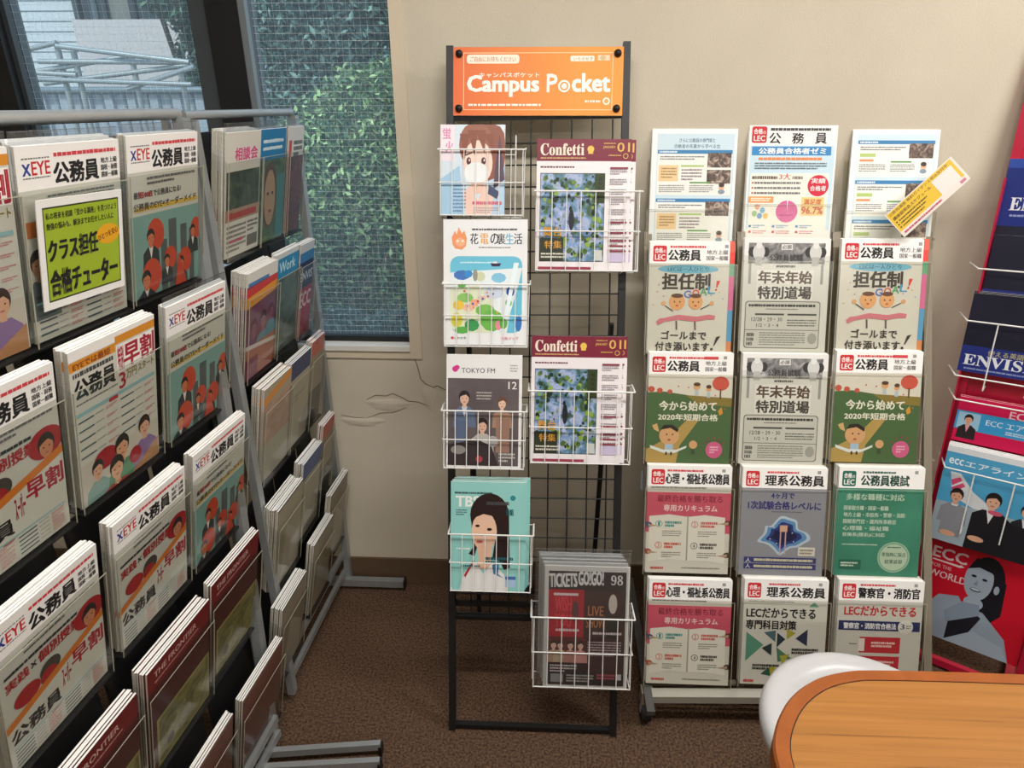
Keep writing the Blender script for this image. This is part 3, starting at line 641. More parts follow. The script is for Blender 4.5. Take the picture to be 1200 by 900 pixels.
ha.rr(69, 13, 83, 21, 'f4ead8', 5); ha.t('いちのせき', 71, 15, 82, 20, '8a5a30', .4); ha.r(85, 12, 92, 20, 'e7cda8'); ha.c(88, 16, 1.6, 'd0b080')
ha.t('キャンパスポケット', 15.5, 37, 51, 44, 'faf0e0', 1)
ha.t('Campus', 8.6, 41.5, 50.5, 72, 'faf4ea', 1.6); ha.t('P', 55.5, 40, 61.5, 65, 'faf4ea', 3.4); ha.c(65.6, 57, 3.5, 'faf4ea', 26); ha.c(65.6, 57, 2.5, 'f0943a', 22); ha.c(65.6, 57, 1.6, 'faf4ea', 18)
ha.t('cket', 70.5, 39, 92.2, 65, 'faf4ea', 3.2)
ha.l(9, 82.5, 52, 86, 'faf0e0', 1, .8); ha.l(78, 77, 87, 81, 'faf0e0', 1, .8); ha.c(90.5, 79, 2.1, 'faf0e0'); ha.c(90.5, 79, 1.3, 'f0a040')
hb = empty('header_board', tuple((b_+c_)/2), 'orange header board with white rounded lettering bolted atop the black stand', 'sign', mw=frame(lerp(c_, c_+(b_-a), .5), 0, STILT))
o = page_mesh(HW, HH_, .004); o = mk('board', o); o.parent = hb
o2 = mk('print', ha.mesh('print')); o2.parent = hb
for (x, z) in ((-.465, .1), (.465, .1), (-.465, .9), (.465, .9)):
    m = MB(); m.lathe([(0, .009), (.006, .008), (.0085, .003), (.0085, -.002)], M_black, 14); o = m.build('bolt'); o.parent = hb; o.matrix_basis = Matrix.Translation((x*HW, -.002, z*HH_)) @ Matrix.Rotation(R(90), 4, 'X')

# wire baskets and the magazines in them
def basket(x0, y0, x1, y1, lab, off=.062, stick=None, midy=None):
    TL, TR_, BL = on_stand(x0, y0, off), on_stand(x1, y0, off), on_stand(x0, y1, off)
    w_ = (TR_-TL).length; h_ = (BL-TL).length; mid = (TR_+BL)/2; foot = BL+(TR_-TL)/2; mw = frame(foot, 0, STILT)
    m = MB(); q = M_whitewire; d = off-.006; wi = w_*.94
    nv = 8
    for i in range(nv):
        x = -wi/2+wi*i/(nv-1); m.path([(x, -.001, h_), (x, -.001, -.001), (x, d, -.002)], .0012, q, 5)
    m.path([(-w_/2, d, h_+.012), (-w_/2, 0, h_), (w_/2, 0, h_), (w_/2, d, h_+.012)], .0021, q, 7)
    for z, s_ in ((h_*.5, .97), (0, .94)): m.path([(-w_*s_/2, d, z), (-w_*s_/2, 0, z), (w_*s_/2, 0, z), (w_*s_/2, d, z)], .0016, q, 6)
    for sg in (-1, 1):
        for y in (d*.5, d): m.tube((sg*w_*.48, y, 0), (sg*w_*.49, y, h_+.006), .0011, q, 5)
    m.path([(-w_*.47, d, 0), (w_*.47, d, 0)], .0014, q, 6); m.path([(-w_*.49, d, h_+.01), (w_*.49, d, h_+.01)], .0014, q, 6)
    if stick: m.tube((w_*stick, d, 0), (w_*stick, d, h_*1.28), .0018, q, 6); m.tube((w_*stick-.03, d, h_*.98), (w_*stick+.0, d, h_*.98), .0015, q, 5)
    m.build('wire_basket', None, label=lab, cat='basket', group=None, mw=mw)
basket(513, 175, 616, 252, 'white wire basket at the top left of the grid, part empty', .045, stick=.38)
basket(625, 224, 752, 317, 'white wire basket at the top right of the grid below the header board')
basket(518, 333, 621, 406, 'white wire basket holding the map leaflet, second on the left of the grid', .05)
basket(618, 459, 743, 543, 'white wire basket in the right column, middle of the grid')
basket(517, 482, 617, 549, 'white wire basket third on the left of the grid')
basket(525, 627, 625, 693, 'white wire basket lowest on the left of the grid')
basket(621, 725, 743, 806, 'white wire basket lowest on the right, holding bagged magazines', .075)
def mag(key, art_fn, x0, y0, x1, y1, off, lab, t=.003, copies=0, step=.005, dx=0, dz=0, cat='magazine', rot=0, name='magazine', jit=.001):
    TL, TR_, BL = on_stand(x0, y0, off), on_stand(x1, y0, off), on_stand(x0, y1, off)
    w_ = (TR_-TL).length; h_ = (BL-TL).length; foot = BL+(TR_-TL)/2
    a = art_fn(w_, h_); return leaflet(a, key, frame(foot, 0, STILT, rot), t, lab, cat, None, name, copies, step, spare(lab), off=(dx, dz), jit=jit)
def art_girl(w_, h_):
    a = Art(w_, h_, 'd9e6f0'); a.p([(0, 60), (30, 45), (38, 100), (0, 100)], 'a9cde6'); a.p([(100, 45), (100, 100), (78, 100), (70, 60)], 'b9d4ea'); a.r(0, 0, 22, 40, 'f2e6ee')
    a.t('蛍', 4, 4, 16, 16, 'e58ab2', 1); a.t('火', 8, 18, 20, 30, 'e58ab2', 1)
    a.e(70, 28, 34, 34, '8f5644'); a.e(55, 22, 26, 26, '9c6450'); a.p([(92, 10), (100, 60), (82, 72), (86, 40)], '5d4a5c')
    a.e(58, 42, 23, 25, 'f3d8cb'); a.r(48, 62, 68, 76, 'eec9b8'); a.p([(36, 74), (48, 66), (58, 84), (70, 66), (84, 74), (80, 100), (40, 100)], 'f0cfc0')
    a.p([(76, 66), (92, 74), (88, 82), (74, 76)], '44506e')
    for i, (x, y) in enumerate(((40, 10), (52, 6), (64, 6), (76, 10))): a.p([(x-10, y), (x+6, y), (x-3+i*4, y+30-i*2)], '8a503e')
    for x in (44, 67): a.e(x, 40, 3.6, 4.2, '5a2f2b'); a.e(x+1, 39, 1, 1.4, 'f4e9e4')
    a.p([(38, 33), (49, 30), (49, 31.5), (39, 34.5)], '6d3f35'); a.e(56, 53, 19, 12, 'eef1f2')
    a.l(50, 84, 96, 88, 'd56a86', 1, .8); a.l(52, 91, 92, 98, 'b6a4a8', 3); a.l(20, 62, 40, 98, '5a7ca8', 9, .3); return a
mag('girl', art_girl, 516, 146, 592, 252, .036, 'comic style magazine with brown-haired girl, top left of the grid', .004, 1)
M_forest = photo('forest_photo', [(.22, '14251c'), (.38, '3d5a38'), (.48, '5d87a8'), (.58, 'a9b6da'), (.72, '6d7f3c'), (.85, 'b9c47a')], 34, .6)
def art_conf(w_, h_):
    G = 'd8b45a'
    a = Art(w_, h_, 'ece6e8'); a.r(0, 0, 100, 16.5, '7a1f35'); a.t('𝐂𝐨𝐧𝐟𝐞𝐭𝐭𝐢', 4, 3.2, 50, 12.2, 'ecdfcf', .6); a.c(57, 7.5, 3.6, 'e3bd55'); a.r(54.4, 8, 59.6, 11, 'e3bd55'); a.l(4, 13.4, 52, 15.4, 'c9a46a', 1)
    a.t('01', 85, 2.5, 98, 9.5, G, .6); a.t('JANUARY', 70, 5, 83, 7.4, G, .4); a.l(71, 2.6, 83, 4, G, 1); a.l(76, 11.5, 89, 13, G, 1); a.c(94, 12.6, 2.8, G); a.c(94, 12.6, 2.1, '7a1f35')
    a.l(4, 20, 40, 22.4, '6d4048', 1)
    a.r(4, 25.5, 73, 93, '26332a'); a.r(4.5, 26, 72.5, 92.5, M_forest); rq = random.Random(5)
    for i in range(190):
        x = rq.uniform(7, 70); y = rq.uniform(28, 90); d = math.hypot((x-38)/20, (y-58)/20); c = rq.choice(('b4bce0', '93a6d4', '7f9fd0', 'a9b0d8', '5f7ea8')) if d < rq.uniform(.5, 1.3) else rq.choice(('2f4a2c', '4a6a34', '1c2c20', '6d8a3c', '8aa84a', '24402e'))
        t = rq.uniform(0, 6.3); k = rq.uniform(1.2, 3.6); a.p([(x+k*math.cos(t)*rq.uniform(.5, 1.2), y+.7*k*math.sin(t)) for t in (t, t+1.3, t+2.5, t+3.6, t+5)], c)
    a.r(4.5, 75, 30, 92.5, '2f3424'); a.e(38, 61, 3, 8, '20222a'); a.e(37, 52.5, 1.7, 2, '20222a'); a.r(62, 26, 72.5, 48, '32401f'); a.l(66, 28, 70, 46, '1d2413', 5, .7)
    a.t('舞台', 8, 66, 28, 74, 'd59a3a', .8); a.t('特集', 10, 77, 28, 83, 'd59a3a', .8); a.l(6, 86, 34, 91, 'd8d4c4', 2); a.r(63, 84, 71.5, 92, 'c9cdc6')
    for i in range(9): a.l(78, 22+i*7.6, 96, 27+i*7.6, '8a7f84', 3)
    for y in (21, 62, 70, 76, 80, 84): a.r(78, y, 97, y+1.3, '8a3044')
    a.r(78, 86, 97, 93, 'c9bcd8'); a.r(3, 97, 60, 99, '9c3a50'); return a
for (x0, y0, x1, y1, wh) in ((627, 163, 738, 317, 'upper'), (621, 394, 728, 542, 'lower')):
    mag('theatre_'+wh, art_conf, x0, y0, x1, y1, .044, wh+' maroon-headed theatre magazine with forest picture, right column of grid', .004, 1, .0085, dx=.0115, cat='magazine')
def art_map(w_, h_):
    a = Art(w_, h_, 'eceeef'); a.p([(10, 14), (14, 9), (16, 12), (18, 6), (22, 11), (25, 9), (28, 15), (27, 21), (22, 24), (14, 23), (11, 20)], 'ef9c6a'); a.e(20, 18, 6, 3.4, 'f3b48c'); a.c(17, 17, 1.4, 'fbe9da'); a.c(23, 17, 1.4, 'fbe9da')
    a.l(34, 7, 88, 9, '444444', 1, .6)
    for s_, x, c in (('花', 32, '34343c'), ('電', 44, 'e7a63c'), ('の', 56, '34343c'), ('裏', 64, '34343c'), ('生', 74, '5fb4d4'), ('活', 84, '34343c')): a.t(s_, x, 11, x+9.5, 19.5, c, .7)
    a.l(42, 21.5, 80, 23, '777777', 1)
    a.rr(8, 29, 94, 90, '6ec3dd', 12); a.l(20, 33, 60, 36, 'cbe9f2', 1, .3); a.p([(56, 34.5), (69, 34.5), (67, 37), (58, 37)], '3a2c4c'); a.r(60, 33, 64, 34.6, 'e6e0e4')
    a.p([(8, 42), (94, 38), (88, 56), (80, 74), (76, 90), (16, 90), (8, 86)], 'e6eef0'); a.p([(8, 55), (40, 52), (60, 60), (58, 90), (14, 90), (8, 84)], 'dfe6c8')
    for (x, y, rx, ry, c) in ((22, 44, 10, 4, '4878c0'), (30, 43, 5, 3, '3e8ed0'), (44, 45, 6, 4, 'cfd6b0'), (66, 46, 9, 4, '86c3e0'), (38, 44, 3, 5, '9a9a8c'), (60, 58, 12, 5, 'cfd8e8'), (50, 72, 12, 5, '7fbe5c'), (58, 80, 14, 9, '6fb850'), (26, 62, 10, 4, '8fc46a'), (18, 68, 7, 4, 'ecc84a'), (30, 70, 7, 3, 'efbda6'), (38, 66, 6, 3, 'f0a888'), (16, 80, 7, 6, 'd8cf4a'), (34, 84, 9, 5, '3f9a54'), (22, 88, 9, 3, '5fb04c'), (46, 62, 5, 2, 'e8c0b0'), (66, 84, 4, 4, 'e58a9a'), (72, 82, 5, 5, '64b04c'), (22, 52, 5, 2, '64b04c'), (80, 57, 5, 4, '26489c'), (90, 82, 4, 7, '3a78c0'), (78, 66, 4, 3, '68b45a')): a.e(x, y, rx, ry, c, 9)
    a.p([(84, 34), (90, 34), (82, 60), (76, 80), (72, 78), (78, 58)], 'eaf6fa')
    for i in range(14): a.r(24+(i*17) % 40, 56+(i*11) % 20, 26.4+(i*17) % 40, 57.6+(i*11) % 20, ('c8504a', 'f4f0e4', '4a6ab0', 'e0a050')[i % 4])
    a.t('いわき市', 13, 93.2, 27, 95.4, '555555', .4); a.c(10.5, 94.3, 1.7, 'd8434a'); a.t('電化マップ', 70, 93.2, 90, 95.6, 'd05070', .6); return a
mag('map', art_map, 520, 257, 619, 404, .037, 'white leaflet with colourful seaside map and orange flame, left column of grid', .002, 1, cat='leaflet', name='leaflet', rot=R(-.3))
def art_fm(w_, h_):
    a = Art(w_, h_, 'ebebea'); a.e(11.5, 12.5, 4, 2.6, 'd6388a', 12); a.e(14, 11, 3.4, 2, 'd6388a', 10); a.t('TOKYO FM', 20, 11.5, 64, 15.8, '4d4d52', .5); a.l(84, 8, 94, 15, '9a9a9a', 3)
    D = mat('dark_portrait_ground', '5f5557', .45, noise=.25, nscale=9)
    a.r(2, 20.5, 96, 98, D); a.t('12', 82, 23, 93, 29.5, 'e9e6e2', .8); a.l(40, 32, 60, 40, 'b8b0ac', 3, .4)
    a.bust(24, 38, 6.5, '2a2426', 'd9b29c', '62708a', 'c9cdd6'); a.bust(74, 42, 5.5, '6a4a3c', 'e0bba2', 'a88570'); a.bust(48, 62, 6.5, '2c2224', 'd8b09a', 'b9b4ae')
    a.r(66, 56, 84, 86, '9a7866'); a.r(12, 58, 28, 78, '5a6884'); a.p([(2, 80), (40, 74), (60, 80), (70, 98), (2, 98)], '3b3033'); a.e(16, 84, 10, 4, '8f8a86'); a.e(62, 76, 7, 5, 'a8a4a4'); a.e(44, 92, 4.5, 3, 'b0444a'); a.l(70, 86, 92, 95, 'c9c4bf', 3, .5); return a
mag('radio', art_fm, 523, 416, 612, 548, .048, 'white-bordered radio programme magazine with three people, left column of grid', .006, 1, cat='magazine', step=.0075)
def art_tbs(w_, h_):
    a = Art(w_, h_, '93cfc9'); a.l(5, 9, 55, 11, '3a5a5c', 1, .8); a.t('TBS', 7, 13, 38, 22.5, 'eff3ee', 2.6); a.c(83, 14, 3.6, '2a8b92'); a.l(7, 25, 22, 31, '37595b', 3, .5)
    H = '2a1a1a'
    a.e(52, 30, 26, 20, H); a.p([(27, 30), (30, 60), (24, 66), (32, 68), (40, 50), (36, 28)], H); a.p([(66, 26), (78, 30), (79, 60), (80, 78), (72, 80), (66, 72), (56, 70)], H)
    a.e(45, 45, 17, 18, 'e9c0a6'); a.p([(36, 58), (56, 58), (54, 74), (60, 80), (30, 80), (38, 72)], 'e3b79c')
    a.p([(28, 38), (30, 26), (50, 21), (66, 28), (64, 42), (58, 31), (44, 29), (34, 32)], H)
    a.e(36, 40, 3, 1.2, H); a.e(52, 43, 3.4, 1.3, H); a.p([(43, 47), (39, 49), (43, 50)], 'd2a086'); a.e(39, 54.5, 4.4, 1.4, 'c0605c')
    a.p([(12, 100), (18, 84), (34, 74), (44, 84), (56, 74), (72, 84), (78, 100)], 'e6e4e2'); a.p([(18, 86), (30, 72), (33, 72), (20, 88)], 'b0323c')
    a.p([(56, 76), (66, 72), (64, 84), (72, 88), (58, 84)], '4a78a0'); a.l(48, 17, 78, 21, '4a4a4c', 1, .7); a.l(46, 68, 84, 75, '1f5a62', 2, .7); a.l(14, 76, 40, 78, '1f5a62', 1, .8)
    a.t('番組', 74, 24, 84, 30, '17555c', 1); a.r(74, 86, 88, 96, 'a9c6e0'); a.r(74, 86, 88, 89, '4a6ab0'); a.l(8, 60, 26, 63, 'eff3ee', 1); return a
mag('teal', art_tbs, 528, 565, 616, 692, .046, 'mint green television magazine with dark-haired woman, lowest left basket', .005, 3, .0075, dx=.0035, dz=.0022)
def art_tickets(w_, h_):
    a = Art(w_, h_, 'c9c6be'); a.r(5, 4, 96, 98, '241d20'); a.t('TICKETS', 6, 6, 38, 17, 'dcdad4', 1.5, -2); a.t('GO!GO!', 40, 4, 69, 15, 'dcdad4', 1.5, -1); a.t('𝟗𝟖', 78, 6.5, 92, 14.5, 'dcdad4', 0)
    a.r(5, 19, 47, 58, 'a8182c'); a.r(11, 22, 40, 24, 'd8c8c4'); a.t('WISH', 13, 25, 32, 37, 'd8384a', .8); a.t('YOU', 13, 39, 32, 50, 'd8384a', .8); a.e(37, 37, 4, 9, '5a3a3c')
    a.r(47, 19, 95, 58, '3e2326'); a.t('LIVE', 52, 32, 70, 40, 'b8744a', .6); a.t('SHOW', 50, 42, 72, 50, 'b8744a', .6); a.e(81, 30, 5, 8, 'c9bcae'); a.r(74, 40, 90, 58, '1a1718')
    a.r(5, 58, 50, 80, '5a2024'); a.r(50, 58, 95, 98, '3a2023'); a.l(14, 51, 42, 54, 'd8c8c4', 1, .6); a.l(58, 53, 92, 56, 'd8c8c4', 1, .6)
    for x, c in ((12, 'a98a70'), (20, 'b8a08a'), (32, 'b07a6c'), (44, 'c88a80')): a.bust(x, 65, 3.6, '2a2022', 'dcb49c', c)
    a.l(52, 61, 92, 74, 'b8a4a4', 6, .4); a.l(8, 81, 40, 88, 'c8bcb8', 3, .5); a.r(5, 88, 95, 98, '1c1a1b'); a.r(9, 89, 24, 96, '8a8a88'); a.l(28, 89, 60, 96, 'a9a49c', 3, .5); a.l(64, 88, 90, 93, 'b04a5a', 2, .6); a.r(88, 88, 93, 93, 'c9c4c0'); return a
mag('tickets', art_tickets, 636, 664, 736, 805, .072, 'dark red concert ticket magazine in a clear bag, lowest right basket', .006, 4, .0115, dx=-.0035, dz=.004)
# clear bags around the ticket magazines
for k in range(4):
    x0, x1, y0 = 625+k*2.2, 738-k*1.2, 643+k*4.5
    o0 = .0735+.0-.0115*(3-k)+(.0015 if k == 3 else .006)
    TL, TR_, BL = on_stand(x0, y0, o0), on_stand(x1, y0, o0), on_stand(x0, 804, o0); w_ = (TR_-TL).length; h_ = (BL-TL).length
    m = MB(); m.add([(-w_/2, 0, 0), (w_/2, 0, 0), (w_/2, 0, h_), (-w_/2, 0, h_), ], [(0, 1, 2, 3)], M_bag)
    m.box((-w_/2, -.0006, h_-.003), (w_/2, .0006, h_), M_bag)
    m.build('plastic_bag', None, label='clear plastic bag around a magazine in the lowest right basket', cat='bag', group='clear bags in the lowest right basket', mw=frame(BL+(TR_-TL)/2, 0, STILT))

# ================================================================ RIGHT RACK (sheets in thin clear pockets)
LL = .375                                    # lean: dy per metre height
LP = Vector((0, 1.216, 0)); LN = Vector((0, -1, LL)).normalized(); LTILT = math.atan(LL)
def on_lec(x, y, off=0.): return hit(x, y, LP+LN*off, LN)
def logo(a, x0, y0, x1, y1, c='cc2b33'):
    a.rr(x0, y0, x1, y1, c, 14); h = y1-y0; w_ = x1-x0
    a.t('合格', x0+w_*.12, y0+h*.14, x0+w_*.70, y0+h*.46, 'f4ece8', 1.2); a.t('の', x0+w_*.74, y0+h*.26, x0+w_*.92, y0+h*.46, 'f4ece8', .6); a.t('LEC', x0+w_*.14, y0+h*.56, x0+w_*.88, y0+h*.88, 'f4ece8', 1.4)
def lhead(a, title, tx0=22, tx1=98, sub='d2434a', c='cc2b33', right=None, tc=BLK):
    h = 19; a.r(0, 0, 100, h, 'f3f1ed'); logo(a, 4, 3.5, 20, 17.5, c)
    a.l(tx0+2, 3.2, 66, 5.6, sub, 1, .7); a.t(title, tx0, 7, tx1, 16.5, tc, 1.4)
    if right:
        for i, s_ in enumerate(right): a.t(s_, 67, 7+i*5.2, 92, 11+i*5.2, '444444', .8)
    a.r(88, 2.4, 92, 5.2, '9a9a98'); return a
def A_info(v):
    a = Art(.21, .28, 'f4f6f6'); a.r(6, 4, 97, 100, 'cfe4ee'); y = 4
    secs = ((18, 58), (60, 100)) if v == 0 else ((9, 41), (43, 75), (77, 100))
    if v == 0: a.t('さらに公務員の専門家と', 32, 8, 74, 11.5, '34587c', .7); a.t('合格者の先輩から学べる会', 26, 13, 80, 16.5, '34587c', .7)
    for (y0, y1) in secs:
        a.r(7, y0, 95, y1-1, 'f1f1ea'); a.r(7, y0, 95, y0+3.2, '3f84b8'); a.l(9, y0+.6, 30, y0+2.4, 'dce8f0', 1, .8)
        a.l(10, y0+5, 62, y0+9, '7a7a7a', 2)
        P = photo('meeting_photo', [(.3, '2c2a2c'), (.5, '6e5a50'), (.7, 'c9b8a8')], 60)
        a.r(66, y0+2.5, 94, y0+15, P)
        if v == 0 and y0 < 30: a.r(66, y0+17, 94, y0+29, P)
        if v == 0: a.r(9, y0+13, 32, y0+27, 'f0cf9e'); a.l(12, y0+15, 30, y0+25, 'a08050', 4); a.r(35, y0+13, 62, y0+14.4, 'a8c86a'); a.l(36, y0+16, 60, y0+27, '8a7a80', 4)
        else: a.r(10, y0+11, 28, y0+14, 'b5cc78'); a.r(10, y0+16, 26, y0+18, 'ec9a6a')
        q = y0+(30 if v == 0 else 20)
        if q+8 < y1+3: a.l(10, q, 40, q+7, '888888', 4); a.l(46, q, 74, q+7, '888888', 4); a.r(46, q-2.6, 70, q-1.2, '6ba25c'); a.bust(84, q+2, 3, '333', 'e8c0a0', 'd86a6a') if False else a.e(84, q+2, 3.4, 3, 'e3b79a'); a.e(84, q, 3.4, 2, '4a3a34'); a.e(84, q+6, 4, 2, '8a9aa8')
    return a
def A_semi():
    a = Art(.215, .28, 'f4f2ee'); a.r(2, 19, 98, 100, 'cbe3f0'); logo(a, 3, 3, 20, 17); a.l(24, 4, 92, 6.6, '444444', 1, .8)
    for i, s_ in enumerate('公務員'): a.t(s_, 23+i*26, 8.5, 36+i*26, 17.5, BLK, 1)
    a.r(4, 20, 94, 27.5, '3a8ac8'); 
    a.t('公務員合格者ゼミ', 12, 21.2, 88, 26.4, 'f4f6f8', 1.5); a.l(12, 29, 84, 31.6, 'ec8a4a', 1, .8); a.l(8, 33.5, 90, 40, '6a7a84', 3, .5)
    a.r(4, 43, 94, 92, 'f3f0e4'); a.t('3大', 37, 43, 50, 48.5, 'd83a3a', .8); a.l(6, 45, 35, 48, '6a5a4a', 1, .8); a.l(52, 45, 64, 48, '6a5a4a', 1, .8)
    for k in range(3): a.r(6, 50.5+k*4.4, 8, 52+k*4.4, 'd83a3a'); a.l(9, 50+k*4.4, 62, 52.4+k*4.4, '777777', 1, .7)
    a.c(82, 53.5, 12, 'd42c44', 28); a.t('実績', 74, 47, 90, 51.5, 'f6e8e8', 1); a.t('合格者', 73, 53.5, 91, 58, 'f6e8e8', 1)
    a.r(3, 63, 32, 68.5, 'e9a05c'); a.l(6, 64, 29, 67.6, 'f8ecd8', 2, .6); a.c(48, 76, 12.5, 'd9609c', 28); a.l(40, 78, 54, 81, 'b83c7c', 1); a.p([(47.5, 66), (49, 66), (48.4, 76)], 'f6e0ea')
    a.r(64, 63.5, 90, 79.5, 'f6d38c'); a.t('満足度', 67, 65, 87, 70, 'c2452c', .9); a.t('96.7%', 65, 72, 89, 78, 'c2452c', 1.2)
    for (x, y, c) in ((14, 72, 'e2b090'), (20, 75, '7fb4d8'), (11, 78, '9ac088'), (24, 80, 'e8c05c'), (17, 80, '6a9cc8')): a.e(x, y, 3, 2.6, c, 10)
    for k in range(3): a.r(5+k*27, 88, 8+k*27, 90, '4a84c0'); a.l(10+k*27, 87.6, 24+k*27, 91, '6a94c0', 2, .5)
    a.r(2, 92, 98, 100, 'f1efe9')
    for k in range(3): a.r(5+k*27, 93, 8+k*27, 95, 'd2434a'); a.l(10+k*27, 92.6, 26+k*27, 96, 'd07070', 2, .5)
    return a
def A_tutor():
    a = Art(.21, .28, 'd4d1c5'); lhead(a, '公務員', 22, 60, right=('地方上級', '国家一般職'))
    a.r(94, 0, 100, 9, 'e06a5a'); a.r(94, 19, 100, 30, '6aa882'); a.r(94, 30, 100, 60, 'd4709a'); a.r(94, 60, 100, 88, '5f9fc8'); a.r(94, 88, 100, 100, 'd88a58'); a.r(94, 9, 100, 19, 'e05048')
    a.e(46, 24, 36, 3.8, '74b4cc', 30); a.t('LECは一人ひとり', 22, 22, 70, 26, '2c5264', .7)
    a.t('担任制', 16, 28, 72, 42, '453c37', 2.2)
    for s_, x, y, c in (('G', 42, 43, '5a6cb8'), ('O', 52, 42, 'd85a50'), ('A', 61, 40.5, '5aa46a'), ('L', 70, 39, '4a9cc8')): a.t(s_, x, y, x+8, y+6.4, c, 1.4)
    a.p([(80, 34), (84, 34), (81, 40), (79.5, 40)], 'd84a40'); a.c(79.5, 42, 1.2, 'd84a40')
    for cx, k in ((34, 9.5), (56, 8.5)):
        a.e(cx, 53, k, k*.78, 'dfa670', 24); a.e(cx, 47.6, k*.75, 2.0, '6a4a38', 14); a.e(cx-3, 53, .8, .8, '3a2a22', 8); a.e(cx+3.4, 53, .8, .8, '3a2a22', 8); a.e(cx, 56.4, 1.8, .8, 'b8564a', 8)
        a.p([(cx-1, 70), (cx+1, 70), (cx+1.6, 78), (cx-.2, 78)], '6a5a50')
    a.p([(20, 56), (30, 61), (30, 62), (20, 57)], '5a4a42'); a.p([(62, 59), (72, 55), (72, 56), (62, 60)], '5a4a42'); a.c(18, 54.5, 2.6, 'dfa670'); a.c(75, 54, 2.6, 'dfa670')
    a.p([(10, 71), (14, 68), (20, 67.5), (36, 64.5), (58, 66), (72, 64), (80, 65), (79, 68.5), (70, 68.5), (56, 70.5), (36, 69), (20, 71), (12, 74)], 'cf7a84')
    for i, (x, y) in enumerate(((10, 44), (18, 48), (74, 47), (84, 44), (12, 38), (88, 50), (6, 56), (50, 45))): a.c(x, y, .8, ('d8a040', 'c86a8a', '6a9cc8')[i % 3], 6)
    a.t('ゴールまで', 17, 79, 70, 86.5, '3f3a37', 1); a.t('付き添います', 10, 89, 74, 97, '3f3a37', 1); a.p([(82, 84), (87, 83), (80, 92), (79, 92)], '3f3a37'); a.c(77, 95, 1.6, '3f3a37'); return a
def A_mono():
    a = Art(.21, .28, 'd6d5cd'); a.r(0, 0, 100, 15, 'e9e8e4'); a.r(5, 4, 94, 22, photo('grey_photo', [(.3, '4a4a4a'), (.55, '8a8a88'), (.8, 'c9c9c5')], 40))
    for cx in (17, 83):
        for s_ in (-1, 1): a.e(cx+s_*8, 12, 4.4, 4.4, '3a3a3a', 12)
        a.e(cx, 12, 7, 7, 'd0d0cc', 20); a.e(cx, 6, 3.4, 3, 'e0e0dc'); a.r(cx-4, 16, cx+4, 24, 'b5b5b0')
    a.r(43, 5, 56, 10, 'e0dfda'); a.t('必勝', 44, 5.6, 55, 9.4, '3a3a3a', .8)
    a.t('公務員試験', 30, 14, 68, 20, '3c3c3a', 1); a.l(38, 23, 60, 25.4, '5a5a58', 1, .8)
    a.r(6, 22, 9, 40, '9a9a96'); a.r(90, 22, 93, 40, '9a9a96')
    a.r(16, 27.5, 82, 40.5, 'e2e1da'); a.r(16, 41, 82, 54, 'e2e1da')
    a.t('年末年始', 18, 28.5, 80, 39.5, '5c4a3e', 2.6); a.t('特別道場', 18, 42, 80, 53, '4b4541', 2.6)
    a.rr(4, 55, 92, 97, '77776f', 4); a.rr(5, 55.8, 91, 96.3, 'c9c8bf', 4); a.l(8, 57.5, 86, 60, '3f3f3c', 1, .8); a.l(28, 61.5, 66, 63, '66665f', 1)
    a.r(16, 66, 50, 67.6, '4c4c48'); a.r(54, 66, 88, 67.6, '4c4c48'); a.t('12/28・29・30', 12, 69.5, 48, 73, '4c4c48', .5); a.t('1/2・3・4', 18, 75, 44, 78, '4c4c48', .5); a.l(54, 71, 88, 78, '6a6a64', 3, .4)
    a.r(5, 80.4, 91, 81, '77776f'); a.l(22, 82.5, 76, 95, '8a8a84', 6, .4); a.l(7, 83, 16, 95, '4c4c48', 3, .7); a.e(84, 88, 5.5, 5, 'a4a49c', 12); return a
